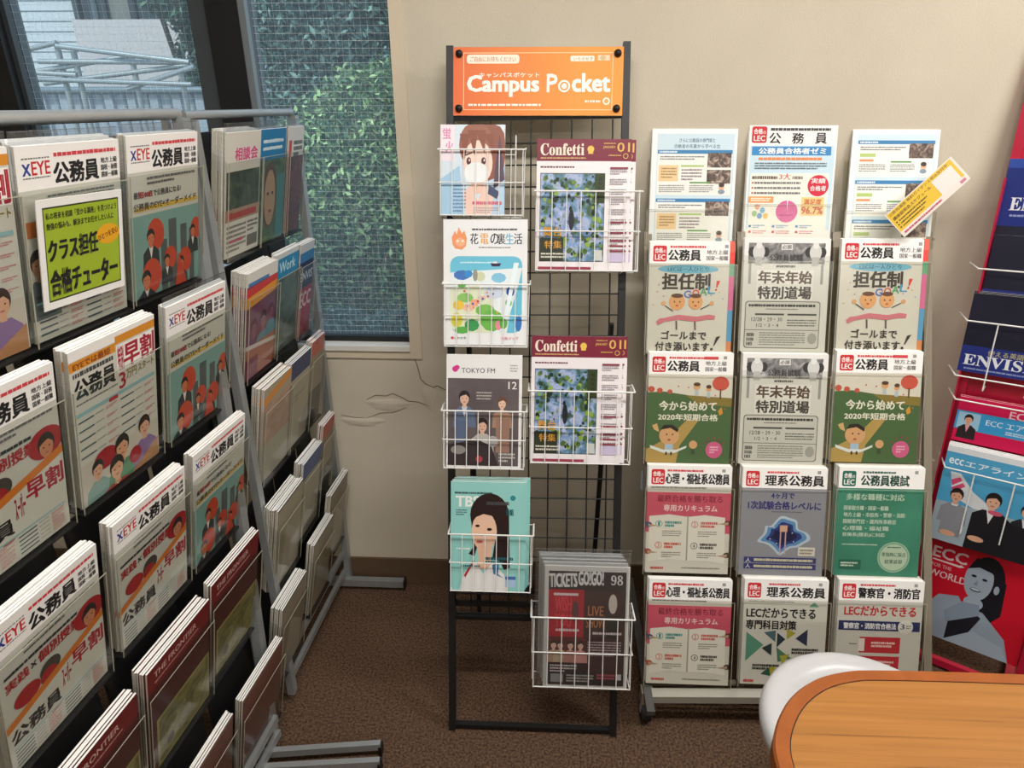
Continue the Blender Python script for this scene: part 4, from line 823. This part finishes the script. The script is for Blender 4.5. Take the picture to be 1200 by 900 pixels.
def A_autumn():
    a = Art(.21, .28, 'ddd8cb'); lhead(a, '公務員', 22, 60, right=('地方上級', '国家一般職')); a.r(65, 3, 82, 5.6, 'd2434a')
    a.p([(0, 36), (20, 35), (48, 38), (75, 41), (100, 40), (100, 100), (0, 100)], '4d6b43')
    a.p([(45, 38), (100, 40), (100, 48), (60, 46)], '8a7a3c'); a.p([(48, 60), (62, 60), (40, 84), (36, 100), (0, 100), (0, 88), (28, 76)], 'b89a58')
    for (x, y, r) in ((4, 33, 4), (14, 34, 3.5), (26, 35, 3)): a.e(x, y, r, r*.7, 'c65a48', 12)
    a.e(86, 27, 10, 6.5, 'cf5b4a', 16); a.r(85.2, 32, 87, 41, '6a4a3a')
    for (x, y, k) in ((58, 30, 4.2), (72, 32, 3.2)): a.e(x, y, k, k*.75, 'dca878', 14); a.e(x, y-2, k, 1.8, '5a4030', 10); a.r(x-2, y+3, x+2, y+8, 'b8c4cc')
    for (x, y) in ((36, 30), (48, 31), (80, 38), (66, 41), (92, 50)): a.c(x, y, 1, 'cf5b4a', 6)
    a.p([(84, 52), (88, 48), (90, 54), (86, 56)], 'd49a3c')
    a.t('今から始めて', 14, 43.5, 82, 52, 'ece8da', 1.3); a.t('2020年短期合格', 13, 55, 84, 61, 'ece8da', 1.2)
    a.e(27, 75, 12, 8.6, 'd9a878', 26); a.p([(16, 70), (20, 65.5), (30, 65), (38, 69), (37, 72), (28, 68)], '2f2824'); a.e(24, 74, .9, .9, '2f2824', 8); a.e(31, 74, .9, .9, '2f2824', 8); a.e(27, 79, 2, 1, 'b8564a', 8); a.r(22, 83, 32, 90, 'a9c4dc'); a.p([(4, 84), (20, 88), (36, 88), (48, 84), (48, 86), (34, 91), (20, 91), (5, 87)], 'dfe4e2'); a.r(23, 90, 25, 93, '3a3430'); a.r(29, 90, 31, 93, '3a3430')
    a.p([(6, 66), (12, 64), (15, 72), (9, 70)], 'd9b078'); a.e(56, 83, 5, 3.8, 'd9a878', 14); a.r(54, 87, 58, 92, '44503c')
    a.e(81, 87.5, 10, 7.6, 'd4608e', 26); a.l(76, 84, 86, 91, 'f0c8d8', 3, .5)
    for k in range(5): t = R(210+k*30); a.p([(81+11*math.cos(t-.1), 86+8.6*math.sin(t-.1)), (81+11*math.cos(t+.1), 86+8.6*math.sin(t+.1)), (81+15*math.cos(t), 86+12*math.sin(t))], '9c3f50')
    return a
def A_book():
    a = Art(.21, .28, 'd3cfc5'); lhead(a, '心理・福祉系公務員', 21, 97); a.l(4, 19, 70, 21.5, '77736c', 1, .6)
    a.r(0, 24.5, 100, 62, 'c9566a'); a.t('最終合格を勝ち取る', 12, 27, 90, 33.5, '7c2436', .8); a.t('専用カリキュラム', 20, 36, 84, 42, 'ecd4d2', .9)
    a.p([(3, 47), (27, 45), (49, 47), (49, 88), (27, 87), (3, 90)], 'dfdbd0'); a.p([(50, 47), (70, 45), (94, 47), (95, 90), (72, 88), (50, 88)], 'e3dfd5'); a.r(48.6, 46, 50.4, 88, 'a9a498')
    for i, (x, y, c) in enumerate(((10, 51, '2f8f8c'), (53, 51, 'cc5a5a'), (10, 71, 'd0574a'), (53, 71, '4a4440'))):
        a.c(x+5, y+3, 4.2, c, 18); a.c(x+5, y+3, 3.5, 'dfdbd0', 18); a.t(str(i+1), x+3.8, y+1, x+6.2, y+5, c, .6); a.l(x+12, y, x+32, y+6, c, 2, .7); a.l(x+9, y+9, x+32, y+15, '8a867c', 3, .4)
    for (x, y, c, s_) in ((2, 55, '3f4f78', 1), (2, 80, 'a8483c', 1), (98, 52, '6b3a34', -1), (98, 82, '4a3c34', -1)): a.e(x, y, 5, 2.6, c, 10); a.p([(x, y-1), (x+s_*13, y+1), (x, y+2)], 'b59a80')
    a.l(6, 94, 22, 96.5, 'cc4a4a', 1, .8); a.l(44, 94, 90, 96, '8a867c', 1); return a
def A_space():
    a = Art(.21, .28, '90919a'); lhead(a, '理系公務員', 27, 96); a.t('4ヶ月で', 35, 23, 62, 28.5, '33337a', 1.2)
    a.t('1次試験合格レベルに', 8, 31, 94, 38.5, '33337a', 1.1); a.l(36, 40, 72, 41.6, '6a6a74', 1)
    for s_, c in ((1, 'b9c8d8'), (.86, '5f8fc0'), (.68, '2a3a7c'), (.5, '191b44')):
        a.p([(52+s_*(28+5*math.sin(3*t)+3*math.cos(5*t))*math.cos(t), 62+s_*(15+3*math.sin(4*t+1)+1.8*math.cos(7*t))*math.sin(t)) for t in [2*math.pi*i/40 for i in range(40)]], c)
    a.r(47, 53, 56, 59, 'd0a68c'); a.r(47.5, 59, 49, 80, 'c8a0a8'); a.r(53.5, 59, 55, 80, 'c8a0a8')
    for (x, y) in ((40, 55), (62, 60), (36, 66), (64, 68), (44, 70)): a.c(x, y, .7, 'e8ecf4', 6)
    a.r(70, 73, 90, 81, 'dcd8cc'); a.l(72, 74.5, 88, 80, '7a766a', 2, .6)
    a.r(6, 83, 92, 88, '3a3c7a'); a.r(6, 89, 92, 94, '3a3c7a'); a.l(18, 84, 88, 87, 'cfc9a8', 1, .7); a.l(18, 90, 88, 93, 'cfc9a8', 1, .7); a.t('人', 8, 84, 14, 88, 'e0e0e4', .6); a.t('人', 8, 89.5, 14, 93.5, 'e0e0e4', .6); return a
def A_green():
    G = mat('green_cover_print', '3f8a72', .45, noise=.22, nscale=8)
    a = Art(.21, .28, '3f8a72'); a.r(0, 0, 100, 100, G); lhead(a, '公務員模試', 26, 82, '3a6a5a', '1e6a55', tc='24483e')
    a.t('多様な職種に対応', 10, 24, 78, 30, 'cfe0cc', .6)
    for i, (t_, x1) in enumerate((('国家総合職・国家一般職', 60), ('地方上級・市役所・警察・消防', 80), ('国税専門官・裁判所事務官', 70), ('心理職・福祉職', 62), ('技術系(理系)に対応', 58))): a.t(t_, 8, 35+i*6.2, x1, 39.2+i*6.2, 'd4e4d4', .8)
    a.c(70, 82, 19, '9fc0a8', 30); a.c(70, 82, 17.5, '6fa48c', 30); a.c(70, 82, 16.4, 'b7ccb4', 30)
    a.t('単独時に採点', 56, 77.5, 84, 81.5, '2c5a48', .8); a.t('結果返却', 60, 84, 80, 88, '2c5a48', .8); a.l(62, 72, 78, 74, '2c5a48', 1); a.r(6, 85, 32, 94, '2c6a56'); a.l(8, 87, 28, 92, 'd4e4d4', 2, .5); a.l(8, 70, 50, 72, 'b8d4c4', 1); return a
def A_tri():
    a = Art(.21, .28, 'd0cec6'); lhead(a, '理系公務員', 27, 96); a.l(6, 20, 60, 22, '66665f', 1); a.p([(78, 25), (84, 20), (90, 25)], '6a9c84')
    a.t('LECだからできる', 4, 27, 86, 36, BLK, 1.3); a.t('専門科目対策', 4, 38.5, 64, 47, BLK, 1.3)
    for P_, c in ((((5, 50), (26, 62), (5, 78)), '5a927c'), (((26, 50), (40, 48), (40, 59)), '4a6672'), (((36, 60), (24, 65), (36, 72)), '2c3a3c'), (((42, 50), (52, 56), (42, 64)), '2c3844'), (((53, 46), (64, 50), (54, 56)), 'a8a23c'), (((78, 46), (64, 55), (78, 62)), '2c3450'), (((42, 64), (60, 74), (44, 78)), '4a7a62'), (((46, 72), (58, 70), (50, 80)), 'a8a23c'), (((78, 72), (62, 78), (76, 80)), '3a4a48'), (((24, 90), (36, 82), (40, 92)), '2f5a44'), (((34, 80), (42, 84), (36, 92)), 'a8a23c')): a.p(list(P_), c)
    for (x, y) in ((60, 64), (14, 80)): a.l(x, y, x+32, y+6, '33332f', 2, .7)
    a.l(4, 95, 16, 98, 'cc3a3a', 1, .8); return a
def A_police():
    a = Art(.21, .28, 'cbc9c1'); lhead(a, '警察官・消防官', 23, 95); a.t('LECだからできる', 8, 24, 92, 33, 'c2333a', 1.3)
    a.r(2, 38, 98, 47, '2d3564'); a.t('警察官・消防官合格法', 8, 40, 70, 45.5, 'e8e8ea', 1.2); a.c(81, 43, 9, 'd8d6ce', 26); a.t('3', 75, 40, 80, 45, '2d3564', .6); a.l(82, 41, 88, 45, '55555a', 2)
    for k, y in enumerate((53, 71, 88)): a.r(28, y, 76, y+15, 'bd2f3a'); a.r(26, y+15.2, 76, y+15.8, 'e8e4dc'); a.t(str(k+1), 27, y+1.5, 34, y+13.5, 'e8dcd8' if k else 'e8dcd8', .8); a.l(42, y+4, 70, y+10, 'ecc8c4', 2, .6); a.l(16, y+6, 25, y+8, '66625a', 1)
    return a
LA = dict(info0=A_info(0), info1=A_info(1), semi=A_semi(), tutor=A_tutor(), mono=A_mono(), autumn=A_autumn(), book=A_book(), space=A_space(), green=A_green(), tri=A_tri(), police=A_police())
lec = [ # art, x0 left px, top y, copies, label
 ('info0', 765, 766-615, 1, 'pale blue information sheet with photographs, top row left of right rack'), ('semi', 879, 144, 2, 'white sheet with blue bar and pink pie chart, top centre of right rack'), ('info1', 1000, 152, 1, 'pale blue information sheet partly behind the yellow tag, top row right'),
 ('tutor', 762, 283, 2, 'leaflet with two cartoon heads and pink ribbon, second row left of right rack'), ('mono', 873, 279, 2, 'black and white leaflet, second row centre of right rack'), ('tutor', 987, 280, 2, 'leaflet with two cartoon heads and pink ribbon, second row right of right rack'),
 ('autumn', 761, 413, 3, 'leaflet with autumn hill and cartoon child, third row left of right rack'), ('mono', 871, 414, 3, 'black and white leaflet, third row centre of right rack'), ('autumn', 981, 411, 4, 'leaflet with autumn hill and cartoon child, third row right of right rack'),
 ('book', 760, 545, 3, 'pink leaflet with open book, fourth row left of right rack'), ('space', 871, 547, 4, 'grey leaflet with blue starry splash, fourth row centre of right rack'), ('green', 984, 547, 5, 'green leaflet with pale round badge, fourth row right of right rack'),
 ('book', 761, 678, 3, 'pink leaflet with open book, bottom row left of right rack'), ('tri', 873, 678, 4, 'leaflet with green triangles, bottom row centre of right rack'), ('police', 984, 679, 5, 'leaflet with navy bar and red boxes, bottom row right of right rack')]
lr = empty('leaflet_rack', (.52, 1.25, 0), 'wheeled leaflet rack with three columns of thin clear pockets at the right', 'rack')
PT = R(17.5)
for i, (key, x0, y0, nc, lab) in enumerate(lec):
    a = LA[key]; row = i//3; top = row == 0
    TL = on_lec(x0, y0, -.01 if top else 0); tl = PT if not top else R(15)
    M0 = Matrix.Rotation(-tl, 4, 'X'); foot = TL-(M0 @ Vector((-a.w/2, 0, a.h))); mw = Matrix.Translation(foot) @ M0
    leaflet(a, 'lec_'+key, mw, .0022 if top else .003, lab, 'leaflet', None, 'leaflet', nc, .0034, spare(lab), jit=.0008, off=(-.0008, .0011))
    # thin clear pocket
    w_, h_ = a.w+.012, a.h
    m = MB(); zf = h_*(.80 if not top else .30)
    m.box((-w_/2, .022, -.004), (w_/2, .0235, h_*.93), M_acr2); m.box((-w_/2, -.0065, -.006), (w_/2, .022, -.004), M_acr2)
    o = m.build('pocket'); placed(o, mw, lr)
    g = MB(); g.add([(-w_/2, -.0058, -.004), (w_/2, -.0058, -.004), (w_/2, -.0058, zf), (-w_/2, -.0058, zf)], [(0, 1, 2, 3)], M_acr2)
    for sg in (-1, 1): g.add([(sg*w_/2, -.0058, -.004), (sg*w_/2, .022, -.004), (sg*w_/2, .022, zf+.01), (sg*w_/2, -.0058, zf)], [(0, 1, 2, 3)], M_acr2); g.bar((sg*w_/2, -.0058, -.004), (sg*w_/2, -.0058, zf), .0012, .0012, M_acredge)
    g.bar((-w_/2, -.0058, zf), (w_/2, -.0058, zf), .001, .0008, M_acredge)
    c = g.build('clear_front'); c.parent = o
# rack frame
M_lrf = mat('brown_grey_rack', '8d8474', .5, .2); M_cast = mat('caster_rubber', '141414', .6)
for x in (759, 868, 980, 1086):
    m = MB(); a = on_lec(x, 812, -.035); b_ = on_lec(x, 272, -.04); m.bar(a, b_, .011, .02, M_lrf, (1, 0, 0)); addp(m, 'upright', lr)
for y in (800, 540, 280): m = MB(); m.bar(on_lec(757, y, -.046), on_lec(1094, y, -.046), .006, .014, M_lrf, (0, 1, 0)); addp(m, 'rear_rail', lr)
m = MB(); a, b_ = on_lec(757, 815, -.005), on_lec(1092, 817, -.005); m.bar(a, b_, .028, .022, mat('light_base_bar', 'b7b4aa', .4, .4), (0, 0, 1)); addp(m, 'base_bar', lr)
M_leg = mat('grey_leg', '5c5b5a', .45, .4)
for x, sg in ((a.x+.004, -1), (b_.x-.004, 1)):
    m = MB(); m.bar((x, 1.20, .095), (x, 1.66, .13), .014, .02, M_leg, (1, 0, 0)); addp(m, 'leg', lr)
    for y in (1.27, 1.60):
        m = MB(); m.tube((x-.012, y, .032), (x+.012, y, .032), .032, M_cast, 20); m.tube((x-.014, y, .032), (x+.014, y, .032), .012, M_alu, 12); m.bar((x, y, .05), (x, y, .10), .03, .03, M_lrf); addp(m, 'caster', lr)
m = MB(); a = on_lec(752, 552, -.05); m.box((a.x, a.y, a.z-.055), (a.x+.022, a.y+.002, a.z), mat('pale_blue_tag', 'a9b4c8', .5)); addp(m, 'price_tag', lr)
# yellow tag leaning out of the top right pocket
ya = Art(.205, .07, 'd8cfc6'); ya.r(1, 3, 97, 78, 'd6b02a'); ya.t('公務員講座 無料ガイダンス申込受付中', 3, 6, 90, 17, '3a2a10', .8); ya.t('講座説明会スケジュール', 4, 24, 60, 36, '3a2a10', 1)
for k in range(3): ya.r(4, 42+k*11, 6, 47+k*11, '3a2a10'); ya.l(8, 42+k*11, 50-k*5, 48+k*11, '5a4618', 1, .8)
ya.r(64, 20, 93, 80, 'd9d2cc'); ya.l(4, 84, 60, 94, 'b0506a', 1, .6); ya.r(88, 84, 96, 94, 'c0708a')
c0 = on_lec(1087, 231, .03); mwt = frame(c0, R(0), LTILT) @ Matrix.Rotation(R(-43.5), 4, 'Y') @ Matrix.Translation((0, 0, -.035))
leaflet(ya, 'yellow_tag', mwt, .0012, 'yellow laminated tag jutting diagonally beside the top right sheet', 'tag', name='laminated_tag')

# ================================================================ CRIMSON STAND AT THE RIGHT EDGE
EY, EK, ER = R(38), .12, .055
EB = onZ(1052, 757, 0); u_ = Vector((math.cos(EY), -math.sin(EY), 0)); bk = Vector((math.sin(EY), math.cos(EY), 0))
v_ = (Vector((0, 0, 1))+bk*EK-u_*ER).normalized(); u2 = (u_-v_*u_.dot(v_)).normalized(); n_ = v_.cross(u2)   # n_ points back or front
if n_.dot(CP-EB) < 0: n_ = -n_
def eframe(p):
    return Matrix((( u2.x, -n_.x, v_.x, p.x), (u2.y, -n_.y, v_.y, p.y), (u2.z, -n_.z, v_.z, p.z), (0, 0, 0, 1)))
def eloc(x, y, off=0.):
    p = hit(x, y, EB+n_*off, n_); d = p-EB; return d.dot(u2), d.dot(v_)
es = empty('leaflet_stand', tuple(EB), 'crimson metal leaflet stand at the right edge of the photo', 'display stand', mw=eframe(EB))
M_crim = mat('crimson_metal', 'b81238', .35, coat=.3); M_crim2 = mat('bright_red_print', 'd0142e', .4)
EW = .295
m = MB(); m.box((0, .002, .078), (EW, .012, 1.72), M_crim); o = m.build('back_panel'); o.parent = es
for x in (.0, EW-.02): m = MB(); m.box((x, -.012, 0.0), (x+.02, .014, 1.72), M_crim); o = m.build('side_rail'); o.parent = es
m = MB(); m.box((0, -.02, .0), (EW, .0, .02), M_crim); o = m.build('bottom_rail'); o.parent = es
# side gusset
m = MB(); m.box((0, -.05, .55), (.004, 0, 1.34), M_crim); o = m.build('side_plate'); o.parent = es
def ecard(art, key, px, py, off, t, label, cat='leaflet', copies=0, rot=0., cat2=None, name='leaflet'):
    ux, vz = eloc(px, py, off); p = EB+u2*(ux+art.w/2)+v_*(vz-art.h)+n_*off
    return leaflet(art, key, eframe(p) @ Matrix.Rotation(rot, 4, 'Y'), t, label, cat, None, name, copies, .005, spare(label), jit=.001, off=(0, .002))
def A_env(dark=False):
    a = Art(.2, .26, '1b2c78'); a.r(0, 0, 100, 8, '2a4aa0'); a.t('使える英語が', 24, 26, 80, 32, 'b8a868', .6); a.t('𝐄𝐍𝐕𝐈𝐒𝐈𝐎𝐍', 10, 34, 96, 46, 'dfe3ea', .5); a.l(12, 49, 90, 52, '8a98c4', 1, .6)
    a.r(0, 60, 100, 100, mat('dark_navy_print', '14162c', .4, noise=.3, nscale=8)); return a
def A_envband():
    a = Art(.215, .2, '17182c'); a.r(0, 0, 100, 66, mat('dark_navy_print', '14162c', .4, noise=.3, nscale=8)); a.r(0, 66, 100, 100, '22307c'); a.t('使える英語体験', 26, 69, 74, 76, 'b8b078', .7); a.t('𝐄𝐍𝐕𝐈𝐒𝐈𝐎𝐍', 4, 77, 98, 91, 'e2e5ea', .5); a.l(6, 94, 80, 97, '8a98c4', 1, .6); return a
def A_pink():
    a = Art(.22, .12, 'd01550'); a.t('ECC', 50, 14, 74, 30, 'e8c0cc', 1); a.r(0, 30, 100, 72, '3a9ad0'); a.r(2, 33, 24, 70, '9cc8e0'); a.bust(13, 48, 4, '241c1c', 'd9a284', '2c2426', 'e0a0b0'); a.t('ECC エアライン', 30, 40, 92, 54, 'd6e8f2', .8); a.l(50, 58, 96, 67, 'c0dced', 2, .6); return a
def A_air():
    a = Art(.225, .27, '4fa3cd'); a.r(0, 0, 100, 6, 'dfe3e6'); a.t('ecc', 4, 12, 18, 18, 'e8f2f6', 1.2); a.t('エアライン', 20, 12, 78, 18, 'e8f2f6', 1)
    a.p([(8, 26), (18, 26), (34, 42), (60, 56), (60, 66), (14, 50)], 'd9dde0'); a.p([(10, 34), (18, 30), (21, 33), (12, 40)], 'd04a72'); a.p([(12, 42), (22, 35), (25, 38), (14, 47)], 'd04a72')
    a.r(0, 58, 100, 100, '9fb0ba'); a.bust(19, 49, 6, '26201f', 'dba78a', '8d8f96', 'dfe3e8'); a.r(9, 60, 30, 92, '8d8f96'); a.bust(86, 48, 5.5, '1e1a1a', 'dba78a', '26262c', 'dfe3e8')
    a.p([(36, 100), (37, 62), (46, 56), (64, 56), (76, 64), (80, 100)], '1c1c20'); a.bust(54, 46, 7, '1e1818', 'e0b096', '1c1c20', 'e8e8ec'); a.r(76, 64, 100, 100, '1c1c22'); a.e(58, 57, 7, 2.4, 'd05a78'); a.e(18, 90, 8, 3, 'dba78a'); a.e(46, 88, 8, 3, 'dba78a'); return a
def A_world(): # poster panel on the stand
    a = Art(.25, .32, 'd0142e'); a.t('ECC', 4, 14, 36, 24, 'ecd8d8', 1.2); a.p([(5, 26), (31, 26), (31, 25), (35, 26.6), (31, 28), (5, 27.2)], 'ecd8d8'); a.t('FOR THE', 5, 30, 24, 33.5, 'e0b8b8', .6); a.t('WORLD!', 4, 36, 42, 42.5, 'ecd8d8', .8)
    S = 'a9b8c8'
    a.e(56, 34, 17, 24, '1a1a22'); a.p([(58, 20), (74, 30), (76, 60), (66, 72), (56, 66)], '1a1a22'); a.e(50, 34, 13, 19, S); a.p([(38, 26), (44, 14), (60, 14), (66, 30), (60, 24), (48, 22)], '1a1a22')
    a.e(45, 31, 2.4, 1.2, '20202a'); a.e(55, 32, 2.4, 1.2, '20202a'); a.p([(49, 34), (46, 39), (50, 39)], '8494a8'); a.e(49, 43.5, 5, 1.8, '5a6478'); a.e(49, 43, 4, .8, 'd8e0e8'); a.e(67, 38, 2.4, 4, S)
    a.p([(4, 100), (8, 72), (18, 58), (36, 54), (44, 64), (60, 62), (84, 80), (92, 100)], '9ba9ba'); a.p([(32, 76), (44, 60), (60, 68), (50, 90), (36, 100), (32, 100)], '20202a'); a.e(50, 56, 9, 6, S); a.p([(40, 58), (56, 56), (58, 66), (30, 82), (26, 72)], '8b9aac'); a.p([(30, 100), (56, 82), (84, 88), (92, 100)], 'a9b8c8'); return a
pu, pv = eloc(1092, 640, .004)
aw = A_world()
o = mk('poster', aw.mesh('poster')); o.parent = es; o.matrix_basis = Matrix.Translation((.1475, -.004, .079)) 
ecard(A_air(), 'air', 1112, 521, .06, .004, 'sky blue airline leaflet with four uniformed people on crimson stand', copies=3)
ecard(A_pink(), 'pink', 1126, 464, .035, .003, 'pink leaflet with blue band and small portrait on crimson stand', copies=1)
ecard(A_envband(), 'envband', 1142, 343, .05, .003, 'dark navy leaflet with large serif heading, middle of crimson stand', copies=2)
ecard(A_envband(), 'envband2', 1166, 275, .03, .003, 'dark navy leaflet peeking out behind the middle one on crimson stand', copies=0)
ecard(A_env(), 'env', 1184, 186, .015, .003, 'royal blue leaflet with serif heading, topmost on crimson stand', copies=0)
# wire holders
for (px, py, dep) in ((1122, 468, .07), (1110, 548, .085), (1136, 376, .07), (1149, 315, .055), (1122, 440, .07)):
    ux, vz = eloc(px, py, dep); m = MB(); m.path([(ux-.03, -.0, vz+.01), (ux-.005, -dep, vz), (ux+.235, -dep, vz), (ux+.235, 0, vz+.01)], .0022, M_whitewire, 6)
    if px in (1110, 1136):
        for k in (.06, .145, .23): m.tube((ux+k, -dep, vz), (ux+k, -dep-.0, vz-.17), .0018, M_whitewire, 6)
        m.path([(ux+.06, -dep, vz-.17), (ux+.06, -.01, vz-.17)], .0018, M_whitewire, 5); m.path([(ux+.23, -dep, vz-.17), (ux+.23, -.01, vz-.17)], .0018, M_whitewire, 5)
    o = m.build('wire_holder'); o.parent = es
m = MB(); m.bar((.03, .0, .02), (.03, .22, .02), .02, .02, M_crim); m.bar((EW-.03, .0, .02), (EW-.03, .16, .02), .02, .02, M_crim)
o = m.build('foot'); o.parent = es

# ================================================================ TABLE AND STOOL
TZ = .70
out = [onZ(x, y, TZ) for x, y in ((911, 900), (905, 872), (909, 846), (922, 820), (940, 803), (962, 791), (990, 785), (1015, 783))]
outl = [(.345, .10), (.325, .35), (.3205, .52)]+[(p.x, p.y) for p in out[0:]]
e1 = onZ(1200, 788, TZ); outl += [(e1.x, e1.y), (1.25, e1.y-.01), (1.36, .70), (1.42, .58), (1.42, .1)]
tb = empty('table', (.85, .4, 0), 'oval wooden laminate table with orange-brown edge band at lower right', 'table')
def inset(P, d):
    q = []; n = len(P)
    for i in range(n):
        a, b_, c = Vector(P[i-1]), Vector(P[i]), Vector(P[(i+1) % n]); e1_ = (b_-a).normalized(); e2 = (c-b_).normalized(); t = (e1_+e2).normalized(); q.append((b_.x+t.y*d, b_.y-t.x*d))
    return q
# smooth the outline (Chaikin)
def chaikin(P, k=2):
    for _ in range(k):
        Q = []
        for i in range(len(P)):
            a, b_ = P[i], P[(i+1) % len(P)]; Q += [(a[0]*.75+b_[0]*.25, a[1]*.75+b_[1]*.25), (a[0]*.25+b_[0]*.75, a[1]*.25+b_[1]*.75)]
        P = Q
    return P
outl += [(1.40, -.05), (.38, -.05)]
O = chaikin(outl, 2); I = inset(O, .021); I2 = inset(O, .0225)
M_top = bpy.data.materials.new('oak_laminate'); M_top.use_nodes = True; b = M_top.node_tree.nodes['Principled BSDF']; b.inputs['Roughness'].default_value = .38
co = nn(M_top, 'ShaderNodeTexCoord'); mp = nn(M_top, 'ShaderNodeMapping'); mp.inputs['Scale'].default_value = (1.0, 34, 1); mp.inputs['Rotation'].default_value = (0, 0, R(-1))
n1 = nn(M_top, 'ShaderNodeTexNoise'); n1.inputs['Scale'].default_value = 3.0; n1.inputs['Detail'].default_value = 7; n1.inputs['Distortion'].default_value = .6
r1 = nn(M_top, 'ShaderNodeValToRGB'); E_ = r1.color_ramp.elements; E_[0].position = .34; E_[0].color = lin('704519'); E_[1].position = .5; E_[1].color = lin('a06a2e'); x = E_.new(.38); x.color = lin('96622c'); x = E_.new(.72); x.color = lin('a87236')
lk(M_top, co.outputs['Object'], mp.inputs[0]); lk(M_top, mp.outputs[0], n1.inputs['Vector']); lk(M_top, n1.outputs['Fac'], r1.inputs[0]); lk(M_top, r1.outputs[0], b.inputs['Base Color'])
M_edge = mat('orange_wood_edge', '95501f', .35, noise=.12, nscale=25)
N = len(O)
m = MB(); m.add([(x, y, TZ-.0006) for x, y in I2], [tuple(range(N))], M_top); o = m.build('tabletop'); fix(o, tb)
m = MB(); rings = [(O, TZ-.032), (O, TZ-.004), (inset(O, .003), TZ), (I, TZ), (I, TZ-.032)]
vs = [(x, y, z) for P, z in rings for x, y in P]; k = len(rings)
m.add(vs, [(j*N+i, j*N+(i+1) % N, ((j+1) % k)*N+(i+1) % N, ((j+1) % k)*N+i) for j in range(k) for i in range(N)], M_edge); o = m.build('edge_band'); fix(o, tb)
m = MB(); m.add([(x, y, z) for P, z in ((I, TZ-.0012), (I, TZ-.031)) for x, y in P], [tuple(range(N)), tuple(range(N, 2*N))], M_blackpl); o = m.build('core'); fix(o, tb)
m = MB(); m.lathe([(.045, .02), (.035, .05), (.035, .668)], M_alu, 24, (1.2, .35, 0)); m.lathe([(0, .035), (.22, .022), (.24, .0)], M_alu, 30, (1.2, .35, 0)); o = m.build('pedestal'); fix(o, tb)
# stool: round white moulded seat
M_wp = mat('white_moulded_plastic', 'cbcccd', .3, spec=.5)
stl = empty('stool', (.62, .88, 0), 'white round moulded plastic stool tucked behind the table', 'stool')
m = MB(); prof = [(0, .410), (.06, .411), (.112, .418), (.128, .433), (.150, .449), (.172, .452), (.186, .448), (.193, .438), (.194, .425), (.188, .405), (.170, .392), (.10, .385), (0, .383)]
def smooth_prof(P):
    Q = [P[0]]
    for a, b_ in zip(P, P[1:]): Q += [(a[0]*.75+b_[0]*.25, a[1]*.75+b_[1]*.25), (a[0]*.25+b_[0]*.75, a[1]*.25+b_[1]*.75)]
    return Q+[P[-1]]
m.lathe(smooth_prof(prof), M_wp, 64); o = m.build('seat'); o.parent = stl
m = MB(); m.lathe([(.03, .03), (.024, .06), (.022, .384)], M_alu, 20); o = m.build('pedestal'); o.parent = stl
m = MB(); m.lathe([(0, .032), (.05, .03), (.16, .014), (.17, .0)], M_alu, 32); o = m.build('base'); o.parent = stl
